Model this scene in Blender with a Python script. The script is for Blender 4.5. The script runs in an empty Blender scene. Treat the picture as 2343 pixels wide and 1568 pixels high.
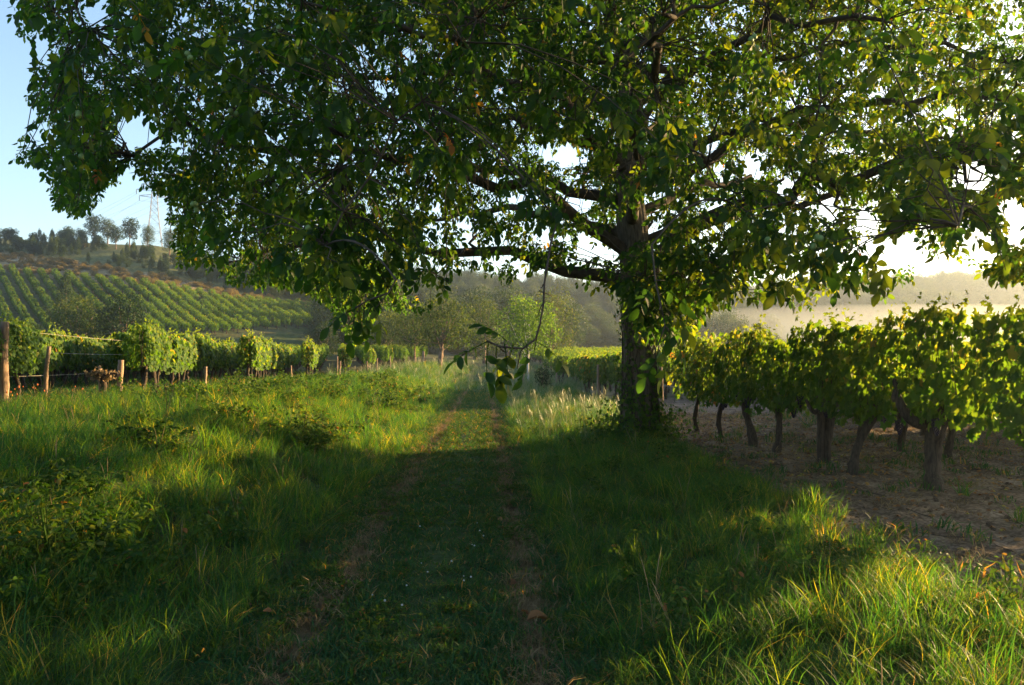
import bpy, math, random
import numpy as np
from mathutils import Vector, Matrix, noise
R = math.radians
rng = np.random.default_rng(7)
random.seed(7)
sc = bpy.context.scene
col = sc.collection

# ------------------------------------------------------------------ camera, sky, sun, exposure
CAM_Z = 1.75
cd = bpy.data.cameras.new('camera'); cam = bpy.data.objects.new('camera', cd); col.objects.link(cam)
cam.location = (0, 0, CAM_Z); cam.rotation_euler = (R(90 + 1.475), 0, 0)
cd.sensor_width = 36; cd.lens = 27.45; cd.clip_start = .05; cd.clip_end = 6000
sc.camera = cam
SUN_AZ, SUN_EL = 60.0, 11.0           # degrees right of the view direction, above the horizon
w = bpy.data.worlds.new('World'); sc.world = w; w.use_nodes = True
nt = w.node_tree; nt.nodes.clear()
sky = nt.nodes.new('ShaderNodeTexSky'); sky.sky_type = 'NISHITA'; sky.sun_disc = False
sky.sun_elevation = R(SUN_EL); sky.sun_rotation = R(SUN_AZ)
sky.air_density = 1.0; sky.dust_density = 1.6; sky.ozone_density = 1.6; sky.altitude = 80
bgn = nt.nodes.new('ShaderNodeBackground'); bgn.inputs[1].default_value = 0.09
wo = nt.nodes.new('ShaderNodeOutputWorld')
nt.links.new(sky.outputs[0], bgn.inputs[0]); nt.links.new(bgn.outputs[0], wo.inputs[0])
sd = bpy.data.lights.new('sun', 'SUN'); sun = bpy.data.objects.new('sun', sd); col.objects.link(sun)
sd.energy = 5.0; sd.angle = R(.7); sd.color = (1.0, .665, .29)
sdir = Vector((math.sin(R(SUN_AZ)) * math.cos(R(SUN_EL)), math.cos(R(SUN_AZ)) * math.cos(R(SUN_EL)), math.sin(R(SUN_EL))))
sun.rotation_euler = sdir.to_track_quat('Z', 'Y').to_euler(); sun.location = (60, 40, 40)
vs = sc.view_settings; vs.view_transform = 'Standard'; vs.look = 'None'; vs.exposure = 2.32; vs.gamma = 1
vs.use_curve_mapping = False
cy = sc.cycles
cy.max_bounces = 6; cy.diffuse_bounces = 3; cy.glossy_bounces = 2; cy.transmission_bounces = 4
cy.volume_bounces = 0; cy.transparent_max_bounces = 4; cy.caustics_reflective = False; cy.caustics_refractive = False
cy.use_denoising = True

# ------------------------------------------------------------------ photograph geometry (pixels on a 2342 wide copy)
FP, CX, HY = 1786.0, 1171.0, 830.0
def proj(P):
    P = np.asarray(P, float); y = np.maximum(P[..., 1], .05)
    return CX + FP * P[..., 0] / y, HY - FP * (P[..., 2] - CAM_Z) / y
def px2x(px, d): return (px - CX) / FP * d
def at(px, py, d): return np.array([px2x(px, d), d, CAM_Z + (HY - py) / FP * d])

def sst(a, b, x):
    t = np.clip((x - a) / (b - a), 0, 1); return t * t * (3 - 2 * t)
_perm = np.random.default_rng(3).random((256, 256))
def vnoise(x, y):
    """smooth value noise, vectorised"""
    x = np.asarray(x, float); y = np.asarray(y, float)
    xi = np.floor(x).astype(int); yi = np.floor(y).astype(int); fx = x - xi; fy = y - yi
    fx = fx * fx * (3 - 2 * fx); fy = fy * fy * (3 - 2 * fy)
    g = lambda a, b: _perm[a % 256, b % 256]
    return (g(xi, yi) * (1 - fx) + g(xi + 1, yi) * fx) * (1 - fy) + (g(xi, yi + 1) * (1 - fx) + g(xi + 1, yi + 1) * fx) * fy
def fbm(x, y, o=4):
    s = 0; a = .5; f = 1
    for k in range(o):
        s = s + a * vnoise(x * f + 17.3 * k, y * f - 9.1 * k); a *= .5; f *= 2.03
    return s / (1 - .5 ** o)

# ------------------------------------------------------------------ terrain
def track_x(y): return -.41 - .035 * np.minimum(y, 62) + .10 * np.maximum(np.asarray(y, float) - 62, 0) * 0 - .012 * np.maximum(np.asarray(y, float) - 60, 0)
SK_PX = [-1500, 0, 350, 700, 1000, 1400, 1700, 2000, 2342, 4000]
SK_PY = [532, 541, 566, 640, 665, 680, 690, 676, 656, 648]
SK_R = [235, 225, 220, 235, 300, 320, 340, 380, 400, 420]
SK_F = [92, 92, 92, 104, 165, 185, 205, 220, 230, 230]
def hill_t(x, y):
    r = np.hypot(x, y); px = np.where(y > 1, CX + FP * x / np.maximum(y, 1), np.where(x > 0, 9e3, -9e3))
    Rr = np.interp(px, SK_PX, SK_R); Rf = np.interp(px, SK_PX, SK_F)
    return (y - Rf) / (Rr - Rf), px
def base_z(x, y):
    x = np.asarray(x, float); y = np.asarray(y, float)
    z = 1.7 * sst(52, 105, y) + .8 * sst(100, 165, y)
    u = x - track_x(y)
    fade = 1 - .6 * sst(60, 100, y)
    z = z + .82 * sst(1.15, 4.6, -u) * fade + .22 * sst(1.1, 2.8, u) * fade
    z = z + .10 * (fbm(x * .35, y * .35, 3) - .5) * sst(1.2, 2.5, np.abs(u)) * (1 - .6 * sst(2.9, 4.0, x) * (y < 40))
    return z
def ground_z(x, y):
    x = np.asarray(x, float); y = np.asarray(y, float)
    z = base_z(x, y)
    t, px = hill_t(x, y)
    E = (HY - np.interp(px, SK_PX, SK_PY)) / FP
    Rr = np.interp(px, SK_PX, SK_R)
    H = E * Rr + CAM_Z - 2.5
    tt = np.clip(t, 0, 1)
    prof = tt * tt * (2.2 - 1.2 * tt)
    prof = prof + np.clip(t - 1, 0, 2) * .05
    z = z + H * prof * (1 + .10 * (fbm(x * .03, y * .03, 3) - .5) * sst(.05, .4, tt))
    return z
def gz(x, y): return float(ground_z(np.array([x]), np.array([y]))[0])

# image-space edges of the slope vineyard (used to turn pixels into hillside positions)
def slope_zone(x, y):
    """0 none, 1 vineyard on the slope, 2 bare scrub bank, 3 wooded"""
    z = ground_z(x, y); px, py = proj(np.stack([x, y, z], -1))
    t, _ = hill_t(x, y)
    up = np.interp(px, [-900, 0, 120, 350, 520, 720, 760], [605, 622, 634, 657, 690, 706, 760])
    lo = np.interp(px, [-900, 0, 330, 420, 700, 760], [775, 770, 775, 772, 752, 740])
    bare = np.interp(px, [-900, 0, 200, 400, 540, 720], [560, 578, 604, 638, 670, 694])
    zz = np.zeros(np.shape(x), int)
    zz = np.where(t > .02, 3, zz)
    left = px < 740
    zz = np.where(left & (t > -.05) & (py < lo) & (py > up), 1, zz)
    zz = np.where(left & (t > .1) & (py <= up) & (py > bare), 2, zz)
    zz = np.where(left & (py >= lo), 0, zz)
    return zz

# ------------------------------------------------------------------ helpers
def tag(o, label=None, cat=None, group=None, kind=None):
    if label: o['label'] = label
    if cat: o['category'] = cat
    if group: o['group'] = group
    if kind: o['kind'] = kind
    return o
def mesh_np(name, V, F, mat=None, smooth=False, tint=None, color=None):
    """V (n,3); F one int array (m,k) or a list of such arrays"""
    me = bpy.data.meshes.new(name)
    V = np.ascontiguousarray(V, dtype=np.float32)
    Fs = F if isinstance(F, list) else [F]
    Fs = [np.asarray(f, dtype=np.int32) for f in Fs if len(f)]
    loops = np.concatenate([f.ravel() for f in Fs])
    tot = np.concatenate([np.full(len(f), f.shape[1], np.int32) for f in Fs])
    st = np.concatenate([[0], np.cumsum(tot)[:-1]]).astype(np.int32)
    me.vertices.add(len(V)); me.vertices.foreach_set('co', V.ravel())
    me.loops.add(len(loops)); me.loops.foreach_set('vertex_index', loops)
    me.polygons.add(len(tot)); me.polygons.foreach_set('loop_start', st); me.polygons.foreach_set('loop_total', tot)
    if smooth: me.polygons.foreach_set('use_smooth', np.ones(len(tot), bool))
    if tint is not None:
        a = me.attributes.new('tint', 'FLOAT', 'POINT'); a.data.foreach_set('value', np.ascontiguousarray(tint, dtype=np.float32))
    if color is not None:
        a = me.attributes.new('zone', 'FLOAT_COLOR', 'POINT')
        c = np.ones((len(V), 4), np.float32); c[:, :3] = color; a.data.foreach_set('color', c.ravel())
    me.update(calc_edges=True); me.validate()
    if mat: me.materials.append(mat)
    return me
def link(name, me, parent=None, loc=None):
    o = bpy.data.objects.new(name, me); col.objects.link(o)
    if parent: o.parent = parent
    if loc is not None: o.location = loc
    return o
def empty(name, loc=(0, 0, 0), rz=0, scale=1):
    o = bpy.data.objects.new(name, None); col.objects.link(o); o.location = loc; o.rotation_euler = (0, 0, rz)
    o.empty_display_size = .1
    if scale != 1: o.scale = (scale,) * 3 if np.isscalar(scale) else scale
    return o
class Geo:
    """collects verts and faces (mixed sizes) for one mesh"""
    def __init__(s): s.V = []; s.F3 = []; s.F4 = []; s.T = []; s.n = 0
    def add(s, V, F, tint=0.5):
        V = np.asarray(V, float); F = np.asarray(F, int)
        (s.F3 if F.shape[1] == 3 else s.F4).append(F + s.n)
        s.V.append(V); s.T.append(np.full(len(V), tint) if np.isscalar(tint) else np.asarray(tint)); s.n += len(V)
    def addm(s, V, F3, F4, tint=.5):
        V = np.asarray(V, float)
        if len(F3): s.F3.append(np.asarray(F3, int) + s.n)
        if len(F4): s.F4.append(np.asarray(F4, int) + s.n)
        s.V.append(V); s.T.append(np.full(len(V), tint) if np.isscalar(tint) else np.asarray(tint)); s.n += len(V)
    def mesh(s, name, mat, smooth=False):
        F = []
        if s.F3: F.append(np.concatenate(s.F3))
        if s.F4: F.append(np.concatenate(s.F4))
        return mesh_np(name, np.concatenate(s.V), F, mat, smooth, np.concatenate(s.T))
    def tube(s, pts, rad, sides=6, tint=.5, jit=0.0, cap=True):
        pts = np.asarray(pts, float); rad = np.broadcast_to(np.asarray(rad, float), (len(pts),))
        d = np.gradient(pts, axis=0); d /= np.linalg.norm(d, axis=1)[:, None] + 1e-9
        ref = np.array([0, 0, 1.]) if abs(d[0, 2]) < .8 else np.array([1., 0, 0])
        a = np.cross(d, ref); a /= np.linalg.norm(a, axis=1)[:, None] + 1e-9; b = np.cross(d, a)
        th = np.linspace(0, 2 * np.pi, sides, endpoint=False)
        rr = rad[:, None] * (1 + (jit * (rng.random((len(pts), sides)) - .5) if jit else 0))
        V = pts[:, None] + rr[..., None] * (np.cos(th)[None, :, None] * a[:, None] + np.sin(th)[None, :, None] * b[:, None])
        n = len(pts); V = V.reshape(-1, 3)
        i = np.arange(n - 1)[:, None] * sides; j = np.arange(sides)[None]; k = (j + 1) % sides
        F = np.stack([i + j, i + k, i + sides + k, i + sides + j], -1).reshape(-1, 4)
        F3 = []
        if cap:
            V = np.vstack([V, pts[-1]]); e = (n - 1) * sides
            F3 = [[e + q, e + (q + 1) % sides, n * sides] for q in range(sides)]
        s.addm(V, F3, F, tint)
    def box(s, c, size, rot=None, tint=.5):
        x, y, z = np.array(size) / 2
        V = np.array([[-x, -y, -z], [x, -y, -z], [x, y, -z], [-x, y, -z], [-x, -y, z], [x, -y, z], [x, y, z], [-x, y, z]])
        if rot is not None: V = V @ np.array(rot).T
        s.add(V + np.array(c), [[0, 3, 2, 1], [4, 5, 6, 7], [0, 1, 5, 4], [1, 2, 6, 5], [2, 3, 7, 6], [3, 0, 4, 7]], tint)
def norm(v): return v / (np.linalg.norm(v, axis=-1, keepdims=True) + 1e-9)
def frames(d, up):
    """columns x=d, y, z ; z close to up"""
    x = norm(d); z = norm(up - (up * x).sum(-1, keepdims=True) * x); y = np.cross(z, x)
    return np.stack([x, y, z], -1)
def inst(T, pos, fr, scale):
    """T=(V,F3,F4) template copied N times -> big arrays"""
    V, F3, F4 = T; N = len(pos); n = len(V)
    scale = np.broadcast_to(np.asarray(scale, float), (N,))
    W = np.einsum('nij,kj->nki', fr * scale[:, None, None], V) + pos[:, None]
    off = (np.arange(N) * n)[:, None, None]
    G3 = (np.asarray(F3, int)[None] + off).reshape(-1, 3) if len(F3) else np.zeros((0, 3), int)
    G4 = (np.asarray(F4, int)[None] + off).reshape(-1, 4) if len(F4) else np.zeros((0, 4), int)
    return W.reshape(-1, 3), G3, G4
def rand_dir(n): return norm(rng.normal(size=(n, 3)))

# ------------------------------------------------------------------ materials
def nodes(name):
    m = bpy.data.materials.new(name); m.use_nodes = True; t = m.node_tree; t.nodes.clear()
    return m, t, t.nodes.new('ShaderNodeOutputMaterial')
def ramp(t, stops, inp):
    r = t.nodes.new('ShaderNodeValToRGB'); e = r.color_ramp.elements
    while len(e) < len(stops): e.new(.5)
    for el, (p, c) in zip(e, stops): el.position = p; el.color = (*c, 1)
    t.links.new(inp, r.inputs[0]); return r.outputs[0]
def math_node(t, op, a, b):
    n = t.nodes.new('ShaderNodeMath'); n.operation = op
    for k, v in enumerate((a, b)):
        if isinstance(v, (int, float)): n.inputs[k].default_value = v
        else: t.links.new(v, n.inputs[k])
    return n.outputs[0]
def noise_node(t, scale, detail=3, coord='Object', stretch=None):
    tc = t.nodes.new('ShaderNodeTexCoord'); n = t.nodes.new('ShaderNodeTexNoise')
    n.inputs['Scale'].default_value = scale; n.inputs['Detail'].default_value = detail
    src = tc.outputs[coord]
    if stretch:
        mp = t.nodes.new('ShaderNodeMapping'); mp.inputs['Scale'].default_value = stretch
        t.links.new(src, mp.inputs[0]); src = mp.outputs[0]
    t.links.new(src, n.inputs['Vector']); return n.outputs['Fac']
def leaf_mat(name, stops, trans=1.9, tyel=(1.2, 1.0, .3), fac=.45, rough=.55, spec=.12, rnd=.25, nscale=0):
    """thin leaf: diffuse + translucent; the colour comes from the vertex attribute 'tint' and a per-object random value"""
    m, t, out = nodes(name)
    at_ = t.nodes.new('ShaderNodeAttribute'); at_.attribute_name = 'tint'
    oi = t.nodes.new('ShaderNodeObjectInfo')
    v = math_node(t, 'ADD', at_.outputs['Fac'], math_node(t, 'MULTIPLY', math_node(t, 'SUBTRACT', oi.outputs['Random'], .5), rnd))
    if nscale:
        v = math_node(t, 'ADD', v, math_node(t, 'MULTIPLY', math_node(t, 'SUBTRACT', noise_node(t, nscale, 2), .5), .5))
    c = ramp(t, stops, v)
    p = t.nodes.new('ShaderNodeBsdfPrincipled'); t.links.new(c, p.inputs['Base Color'])
    p.inputs['Roughness'].default_value = rough; p.inputs['Specular IOR Level'].default_value = spec
    mul = t.nodes.new('ShaderNodeMixRGB'); mul.blend_type = 'MULTIPLY'; mul.inputs[0].default_value = 1
    t.links.new(c, mul.inputs[1]); mul.inputs[2].default_value = (trans * tyel[0], trans * tyel[1], trans * tyel[2], 1)
    tr = t.nodes.new('ShaderNodeBsdfTranslucent'); t.links.new(mul.outputs[0], tr.inputs[0])
    mx = t.nodes.new('ShaderNodeMixShader'); mx.inputs[0].default_value = fac
    t.links.new(p.outputs[0], mx.inputs[1]); t.links.new(tr.outputs[0], mx.inputs[2]); t.links.new(mx.outputs[0], out.inputs[0])
    return m
def plain_mat(name, stops, scale=6, rough=.85, bump=0, bscale=None, stretch=None, spec=.2, detail=4):
    m, t, out = nodes(name)
    f = noise_node(t, scale, detail, stretch=stretch); c = ramp(t, stops, f)
    p = t.nodes.new('ShaderNodeBsdfPrincipled'); t.links.new(c, p.inputs['Base Color'])
    p.inputs['Roughness'].default_value = rough; p.inputs['Specular IOR Level'].default_value = spec
    if bump:
        b = t.nodes.new('ShaderNodeBump'); b.inputs['Strength'].default_value = bump; b.inputs['Distance'].default_value = .03
        t.links.new(noise_node(t, bscale or scale, 6, stretch=stretch), b.inputs['Height']); t.links.new(b.outputs[0], p.inputs['Normal'])
    t.links.new(p.outputs[0], out.inputs[0]); return m
def ground_mat():
    m, t, out = nodes('ground_earth')
    a = t.nodes.new('ShaderNodeAttribute'); a.attribute_name = 'zone'
    g = ramp(t, [(.25, (.45, .45, .45)), (.75, (1.5, 1.5, 1.5))], noise_node(t, 1.3, 6))
    g2 = ramp(t, [(.3, (.6, .62, .55)), (.7, (1.25, 1.2, 1.1))], noise_node(t, 9, 5))
    mu = t.nodes.new('ShaderNodeMixRGB'); mu.blend_type = 'MULTIPLY'; mu.inputs[0].default_value = 1
    t.links.new(a.outputs['Color'], mu.inputs[1]); t.links.new(g, mu.inputs[2])
    m2 = t.nodes.new('ShaderNodeMixRGB'); m2.blend_type = 'MULTIPLY'; m2.inputs[0].default_value = .8
    t.links.new(mu.outputs[0], m2.inputs[1]); t.links.new(g2, m2.inputs[2])
    p = t.nodes.new('ShaderNodeBsdfPrincipled'); p.inputs['Roughness'].default_value = .95; p.inputs['Specular IOR Level'].default_value = .1
    t.links.new(m2.outputs[0], p.inputs['Base Color'])
    b = t.nodes.new('ShaderNodeBump'); b.inputs['Strength'].default_value = .7; b.inputs['Distance'].default_value = .06
    t.links.new(noise_node(t, 7, 8), b.inputs['Height']); t.links.new(b.outputs[0], p.inputs['Normal'])
    t.links.new(p.outputs[0], out.inputs[0]); return m
G = lambda *s: list(s)
M = {}
M['ground'] = ground_mat()
M['walnut'] = leaf_mat('walnut_leaf', G((0, (.006, .022, .008)), (.55, (.013, .037, .008)), (.85, (.045, .064, .008)), (.93, (.12, .085, .012)), (1, (.11, .04, .015))), trans=8.0, tyel=(1.25, 1.0, .22), fac=.42, rnd=.08, rough=.55, spec=.14)
M['ivy'] = leaf_mat('ivy_leaf', G((0, (.02, .05, .012)), (.7, (.05, .10, .018)), (1, (.11, .14, .02))), trans=3.2, fac=.4)
M['vine'] = leaf_mat('vine_leaf', G((0, (.02, .06, .01)), (.5, (.045, .10, .012)), (.85, (.10, .14, .018)), (.95, (.2, .15, .03)), (1, (.2, .1, .03))), trans=2.7, fac=.45, rnd=.2, spec=.12, rough=.6)
M['grass'] = leaf_mat('grass_blade', G((0, (.006, .040, .018)), (.5, (.015, .062, .018)), (.8, (.048, .095, .015)), (1, (.16, .14, .07))), trans=5.2, tyel=(1.7, 1.0, .16), fac=.45, rnd=.35, rough=.5, spec=.14)
M['lawn'] = leaf_mat('short_grass', G((0, (.010, .052, .022)), (.6, (.024, .078, .026)), (.9, (.09, .10, .03)), (1, (.2, .15, .07))), trans=2.6, tyel=(1.6, 1.0, .2), fac=.4, rnd=.35)
M['straw'] = leaf_mat('dry_grass', G((0, (.10, .075, .038)), (.5, (.20, .14, .07)), (1, (.32, .24, .13))), trans=1.5, tyel=(1, .95, .8), fac=.35, rnd=.4)
M['dew'] = leaf_mat('pale_seeding_grass', G((0, (.05, .12, .045)), (.6, (.10, .18, .075)), (1, (.24, .25, .13))), trans=1.6, tyel=(1, 1, .6), fac=.35, rnd=.3, rough=.4, spec=.5)
M['bramble'] = leaf_mat('bramble_leaf', G((0, (.016, .05, .01)), (.6, (.04, .09, .012)), (.92, (.12, .15, .03)), (1, (.2, .09, .03))), trans=2.2, fac=.42, rnd=.25)
M['tree_olive'] = leaf_mat('olive_green_leaf', G((0, (.018, .045, .012)), (.6, (.04, .07, .016)), (1, (.085, .10, .024))), trans=1.8, fac=.4, rnd=.2)
M['tree_green'] = leaf_mat('bright_green_leaf', G((0, (.035, .085, .014)), (.6, (.06, .13, .02)), (1, (.11, .18, .03))), trans=2.0, fac=.4, rnd=.2)
M['tree_dark'] = leaf_mat('dark_green_leaf', G((0, (.008, .026, .010)), (.6, (.018, .042, .014)), (1, (.035, .06, .018))), trans=1.6, fac=.35, rnd=.25)
M['tree_far'] = leaf_mat('far_wood_leaf', G((0, (.015, .04, .014)), (.6, (.032, .062, .02)), (1, (.065, .085, .03))), trans=1.6, fac=.35, rnd=.35)
M['scrub'] = leaf_mat('dry_scrub_leaf', G((0, (.08, .08, .03)), (.6, (.15, .125, .055)), (1, (.24, .18, .09))), trans=1.4, fac=.35, rnd=.4)
M['bark'] = plain_mat('walnut_bark', G((.3, (.06, .045, .032)), (.7, (.19, .155, .12))), 5, stretch=(6, 6, 1.2), bump=.6, bscale=9)
M['twig'] = plain_mat('twig_bark', G((.3, (.03, .024, .018)), (.7, (.085, .066, .05))), 8)
M['vbark'] = plain_mat('vine_bark', G((.3, (.022, .016, .012)), (.7, (.085, .062, .045))), 9, stretch=(5, 5, 1), bump=.7, bscale=14)
M['tbark'] = plain_mat('tree_bark', G((.3, (.09, .06, .045)), (.7, (.24, .17, .12))), 4)
M['post'] = plain_mat('weathered_post_wood', G((.3, (.16, .10, .065)), (.7, (.36, .26, .18))), 4, stretch=(8, 8, .8), bump=.5, bscale=10)
M['wire'] = plain_mat('galvanised_wire', G((.3, (.28, .25, .2)), (.7, (.42, .38, .3))), 4, rough=.5, spec=.5)
M['steel'] = plain_mat('pylon_steel', G((.3, (.16, .15, .15)), (.7, (.24, .22, .21))), 2, rough=.6)
M['tank'] = plain_mat('ochre_render', G((.3, (.26, .19, .11)), (.7, (.34, .25, .15))), 1.5)
M['fruit'] = plain_mat('green_husk', G((.3, (.09, .15, .04)), (.7, (.16, .23, .08))), 20, rough=.5)
M['grape'] = plain_mat('dark_grape_skin', G((.3, (.012, .01, .02)), (.7, (.03, .022, .05))), 30, rough=.45)
M['clover'] = plain_mat('clover_petal', G((.3, (.28, .29, .26)), (.7, (.42, .43, .39))), 30)
M['redflower'] = plain_mat('red_seed_head', G((.3, (.45, .10, .03)), (.7, (.6, .2, .06))), 30)
M['tube'] = plain_mat('pale_tree_guard', G((.3, (.45, .42, .38)), (.7, (.6, .57, .52))), 6)
M['deadleaf'] = leaf_mat('dead_leaf', G((0, (.12, .06, .03)), (.5, (.24, .12, .05)), (.85, (.34, .2, .06)), (1, (.30, .28, .05))), trans=1.3, tyel=(1, .8, .4), fac=.3, rnd=.5)
def soil_mat():
    m, t, out = nodes('vineyard_soil_clay')
    c = ramp(t, [(.3, (.10, .072, .05)), (.55, (.21, .155, .11)), (.75, (.34, .27, .21))], noise_node(t, 2.2, 8))
    d = ramp(t, [(.42, (.45, .36, .28)), (.6, (1.1, 1.05, 1))], noise_node(t, 26, 5))
    mu = t.nodes.new('ShaderNodeMixRGB'); mu.blend_type = 'MULTIPLY'; mu.inputs[0].default_value = .8
    t.links.new(c, mu.inputs[1]); t.links.new(d, mu.inputs[2])
    p = t.nodes.new('ShaderNodeBsdfPrincipled'); p.inputs['Roughness'].default_value = .95; p.inputs['Specular IOR Level'].default_value = .15
    t.links.new(mu.outputs[0], p.inputs['Base Color'])
    b = t.nodes.new('ShaderNodeBump'); b.inputs['Strength'].default_value = .9; b.inputs['Distance'].default_value = .03
    t.links.new(noise_node(t, 22, 8), b.inputs['Height']); t.links.new(b.outputs[0], p.inputs['Normal'])
    t.links.new(p.outputs[0], out.inputs[0]); return m
M['soil'] = soil_mat()

# ------------------------------------------------------------------ the setting: ground, hills, track, soil
def soil_edge(y):   # where the bare vineyard soil starts, east of the verge
    y = np.asarray(y, float)
    return 2.98 + .4 * sst(18, 24, y) + .5 * (fbm(y * .45, y * 0 + 3, 3) - .5)
def zone_color(x, y):
    u = x - track_x(y); n = fbm(x * .22, y * .22, 4); n2 = fbm(x * 1.1 + 40, y * 1.1, 3)
    c = np.zeros(x.shape + (3,))
    grass = np.array([.05, .075, .022]); dry = np.array([.15, .115, .055])
    k = np.clip((n - .42) * 3, 0, 1)[..., None] * .55
    c[:] = grass * (1 - k) + dry * k
    lf = (x < -9) & (y < 110)
    k2 = np.clip((n2 - .35) * 2.2, 0, 1)[..., None]
    c = np.where(lf[..., None], np.array([.075, .085, .03]) * (1 - k2 * .6) + np.array([.21, .14, .08]) * k2 * .6, c)
    rt = (x > 3.1) & (y < 190) & (y > -30)
    c = np.where(rt[..., None], np.array([.19, .15, .105]) * (1 - k2 * .45) + np.array([.08, .09, .035]) * k2 * .45, c)
    wear = np.exp(-((np.abs(u) - .72) / .14) ** 2)[..., None] * (y < 120)[..., None]
    c = c * (1 - wear * .8) + np.array([.16, .115, .07]) * wear * .8
    s = slope_zone(x, y)
    c = np.where((s == 1)[..., None], np.array([.085, .10, .042]) * (.8 + .4 * n2[..., None]), c)
    chalk = np.clip((fbm(x * .12 + 9, y * .12, 4) - .55) * 6, 0, 1)[..., None] * (x < -70)[..., None]
    c = np.where((s == 2)[..., None], np.array([.22, .175, .10]) * (1 - chalk) + np.array([.5, .44, .36]) * chalk, c)
    c = np.where((s == 3)[..., None], np.where((x < -55)[..., None], np.array([.10, .115, .045]), np.array([.06, .07, .03])), c)
    # far right hillside: fields low down, a pale quarry cut high up
    t, px = hill_t(x, y)
    fr = (px > 1480) & (t > .02) & (t < .5)
    c = np.where(fr[..., None], np.array([.05, .075, .03]), c)
    return c
th = np.concatenate([np.linspace(-50, 50, 330), np.linspace(52, 308, 90)[:-1]])
th = np.radians(th)
rr = np.concatenate([[0.0, .8], np.geomspace(1.6, 60, 120), np.geomspace(61.5, 520, 110), [640, 780, 950]])
TH, RR = np.meshgrid(th, rr)
# grid is laid by forward distance, so rings follow the hills' own layout
X = RR * np.sin(TH); Y = RR * np.cos(TH)
Z = ground_z(X, Y)
u_ = X - track_x(Y)
Z = Z - .10 * (1 - sst(1.0, 1.7, np.abs(u_))) * (Y > -6) * (Y < 70)
se = (X > soil_edge(Y) - .1) & (Y > 2) & (Y < 34) & (X < 17)
Z = Z - .12 * se
C = zone_color(X, Y)
nth, nr = len(th), len(rr)
Vg = np.stack([X, Y, Z], -1).reshape(-1, 3); Cg = C.reshape(-1, 3)
i = np.arange(nr - 1)[:, None] * nth; j = np.arange(nth)[None]; k = (j + 1) % nth
Fg = np.stack([i + j, i + k, i + nth + k, i + nth + j], -1).reshape(-1, 4)[:, ::-1]
fc = Vg[Fg].mean(1); tt, pxx = hill_t(fc[:, 0], fc[:, 1])
is_h = tt > 0.0; left_h = is_h & (pxx < 1450); right_h = is_h & ~left_h
def sub(name, sel, label):
    F = Fg[sel]; ids, inv = np.unique(F.ravel(), return_inverse=True)
    o = link(name, mesh_np(name, Vg[ids], inv.reshape(-1, 4), M['ground'], True, color=Cg[ids]))
    return tag(o, label, None, kind='structure')
sub('ground', ~is_h, 'valley floor of grass and earth under the vineyards')
sub('hill', left_h, 'hill with a sloping vineyard, brown scrub bank and woods')
sub('hill', right_h, 'hazy wooded hill beyond the misty field')

# the two-rut farm track, a sheet of its own just above the ground
yt = np.concatenate([np.linspace(-5, 25, 300), np.linspace(25.3, 68, 140)]); ut = np.linspace(-1.3, 1.3, 53)
UT, YT = np.meshgrid(ut, yt); XT = track_x(YT) + UT
wob = .06 * (fbm(YT * .5, UT * 0 + 1, 2) - .5)
rutp = np.exp(-((np.abs(UT + wob) - .72) / .14) ** 2)
ZT = ground_z(XT, YT) + .012 - .06 * rutp * (.5 + fbm(XT * 2, YT * 1.1, 3)) + .03 * np.exp(-(UT / .35) ** 2) + .02 * (fbm(XT * 5, YT * 5, 3) - .5) - .06 * sst(1.05, 1.3, np.abs(UT))
nb = fbm(XT * 1.6, YT * 1.6, 4)
ks = np.clip(rutp * (1.15 + .8 * (nb - .5)), 0, 1)[..., None]
dark = np.clip((fbm(XT * 2.3 + 5, YT * .9, 3) - .45) * 3, 0, 1)[..., None]
CT = np.array([.045, .07, .022]) * (1 - ks) + (np.array([.19, .135, .08]) * (1 - dark) + np.array([.07, .052, .034]) * dark) * ks
n0, n1 = UT.shape; i = np.arange(n0 - 1)[:, None] * n1; j = np.arange(n1 - 1)[None]
FT = np.stack([i + j, i + j + 1, i + n1 + j + 1, i + n1 + j], -1).reshape(-1, 4)
tag(link('track', mesh_np('track', np.stack([XT, YT, ZT], -1).reshape(-1, 3), FT, M['ground'], True, color=CT.reshape(-1, 3))),
    'grassy farm track with two worn brown wheel ruts', None, kind='structure')

# bare vineyard soil on the right, clods and small ridges as geometry
ys = np.linspace(3, 34, 420); xs = np.linspace(0, 1, 170)
XS, YS = np.meshgrid(xs, ys); e0 = soil_edge(YS) - .1
XS = e0 + XS ** 1.15 * (17 - e0)
fz = fbm(XS * 3.1, YS * 3.1, 4); cl = np.maximum(fbm(XS * 8, YS * 8, 3) - .5, 0)
ZS = ground_z(XS, YS) - .03 + .04 * (fz - .5) + .09 * cl + .05 * np.abs(fbm(XS * .9, YS * .5, 2) - .5) + .022 * np.sin((XS + .14 * YS) * 2 * np.pi / .33) * fbm(XS * .8, YS * .35, 2)
n0, n1 = XS.shape; i = np.arange(n0 - 1)[:, None] * n1; j = np.arange(n1 - 1)[None]
FS = np.stack([i + j, i + j + 1, i + n1 + j + 1, i + n1 + j], -1).reshape(-1, 4)
tag(link('vineyard_soil', mesh_np('vineyard_soil', np.stack([XS, YS, ZS], -1).reshape(-1, 3), FS, M['soil'], True)),
    'bare brown clay soil under the trellised vines', None, kind='structure')
_sz = (ys, ZS, XS)
def soil_z(x, y):
    r_ = int(np.clip(np.searchsorted(ys, y), 0, n0 - 1)); return float(np.interp(x, XS[r_], ZS[r_]))

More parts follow.
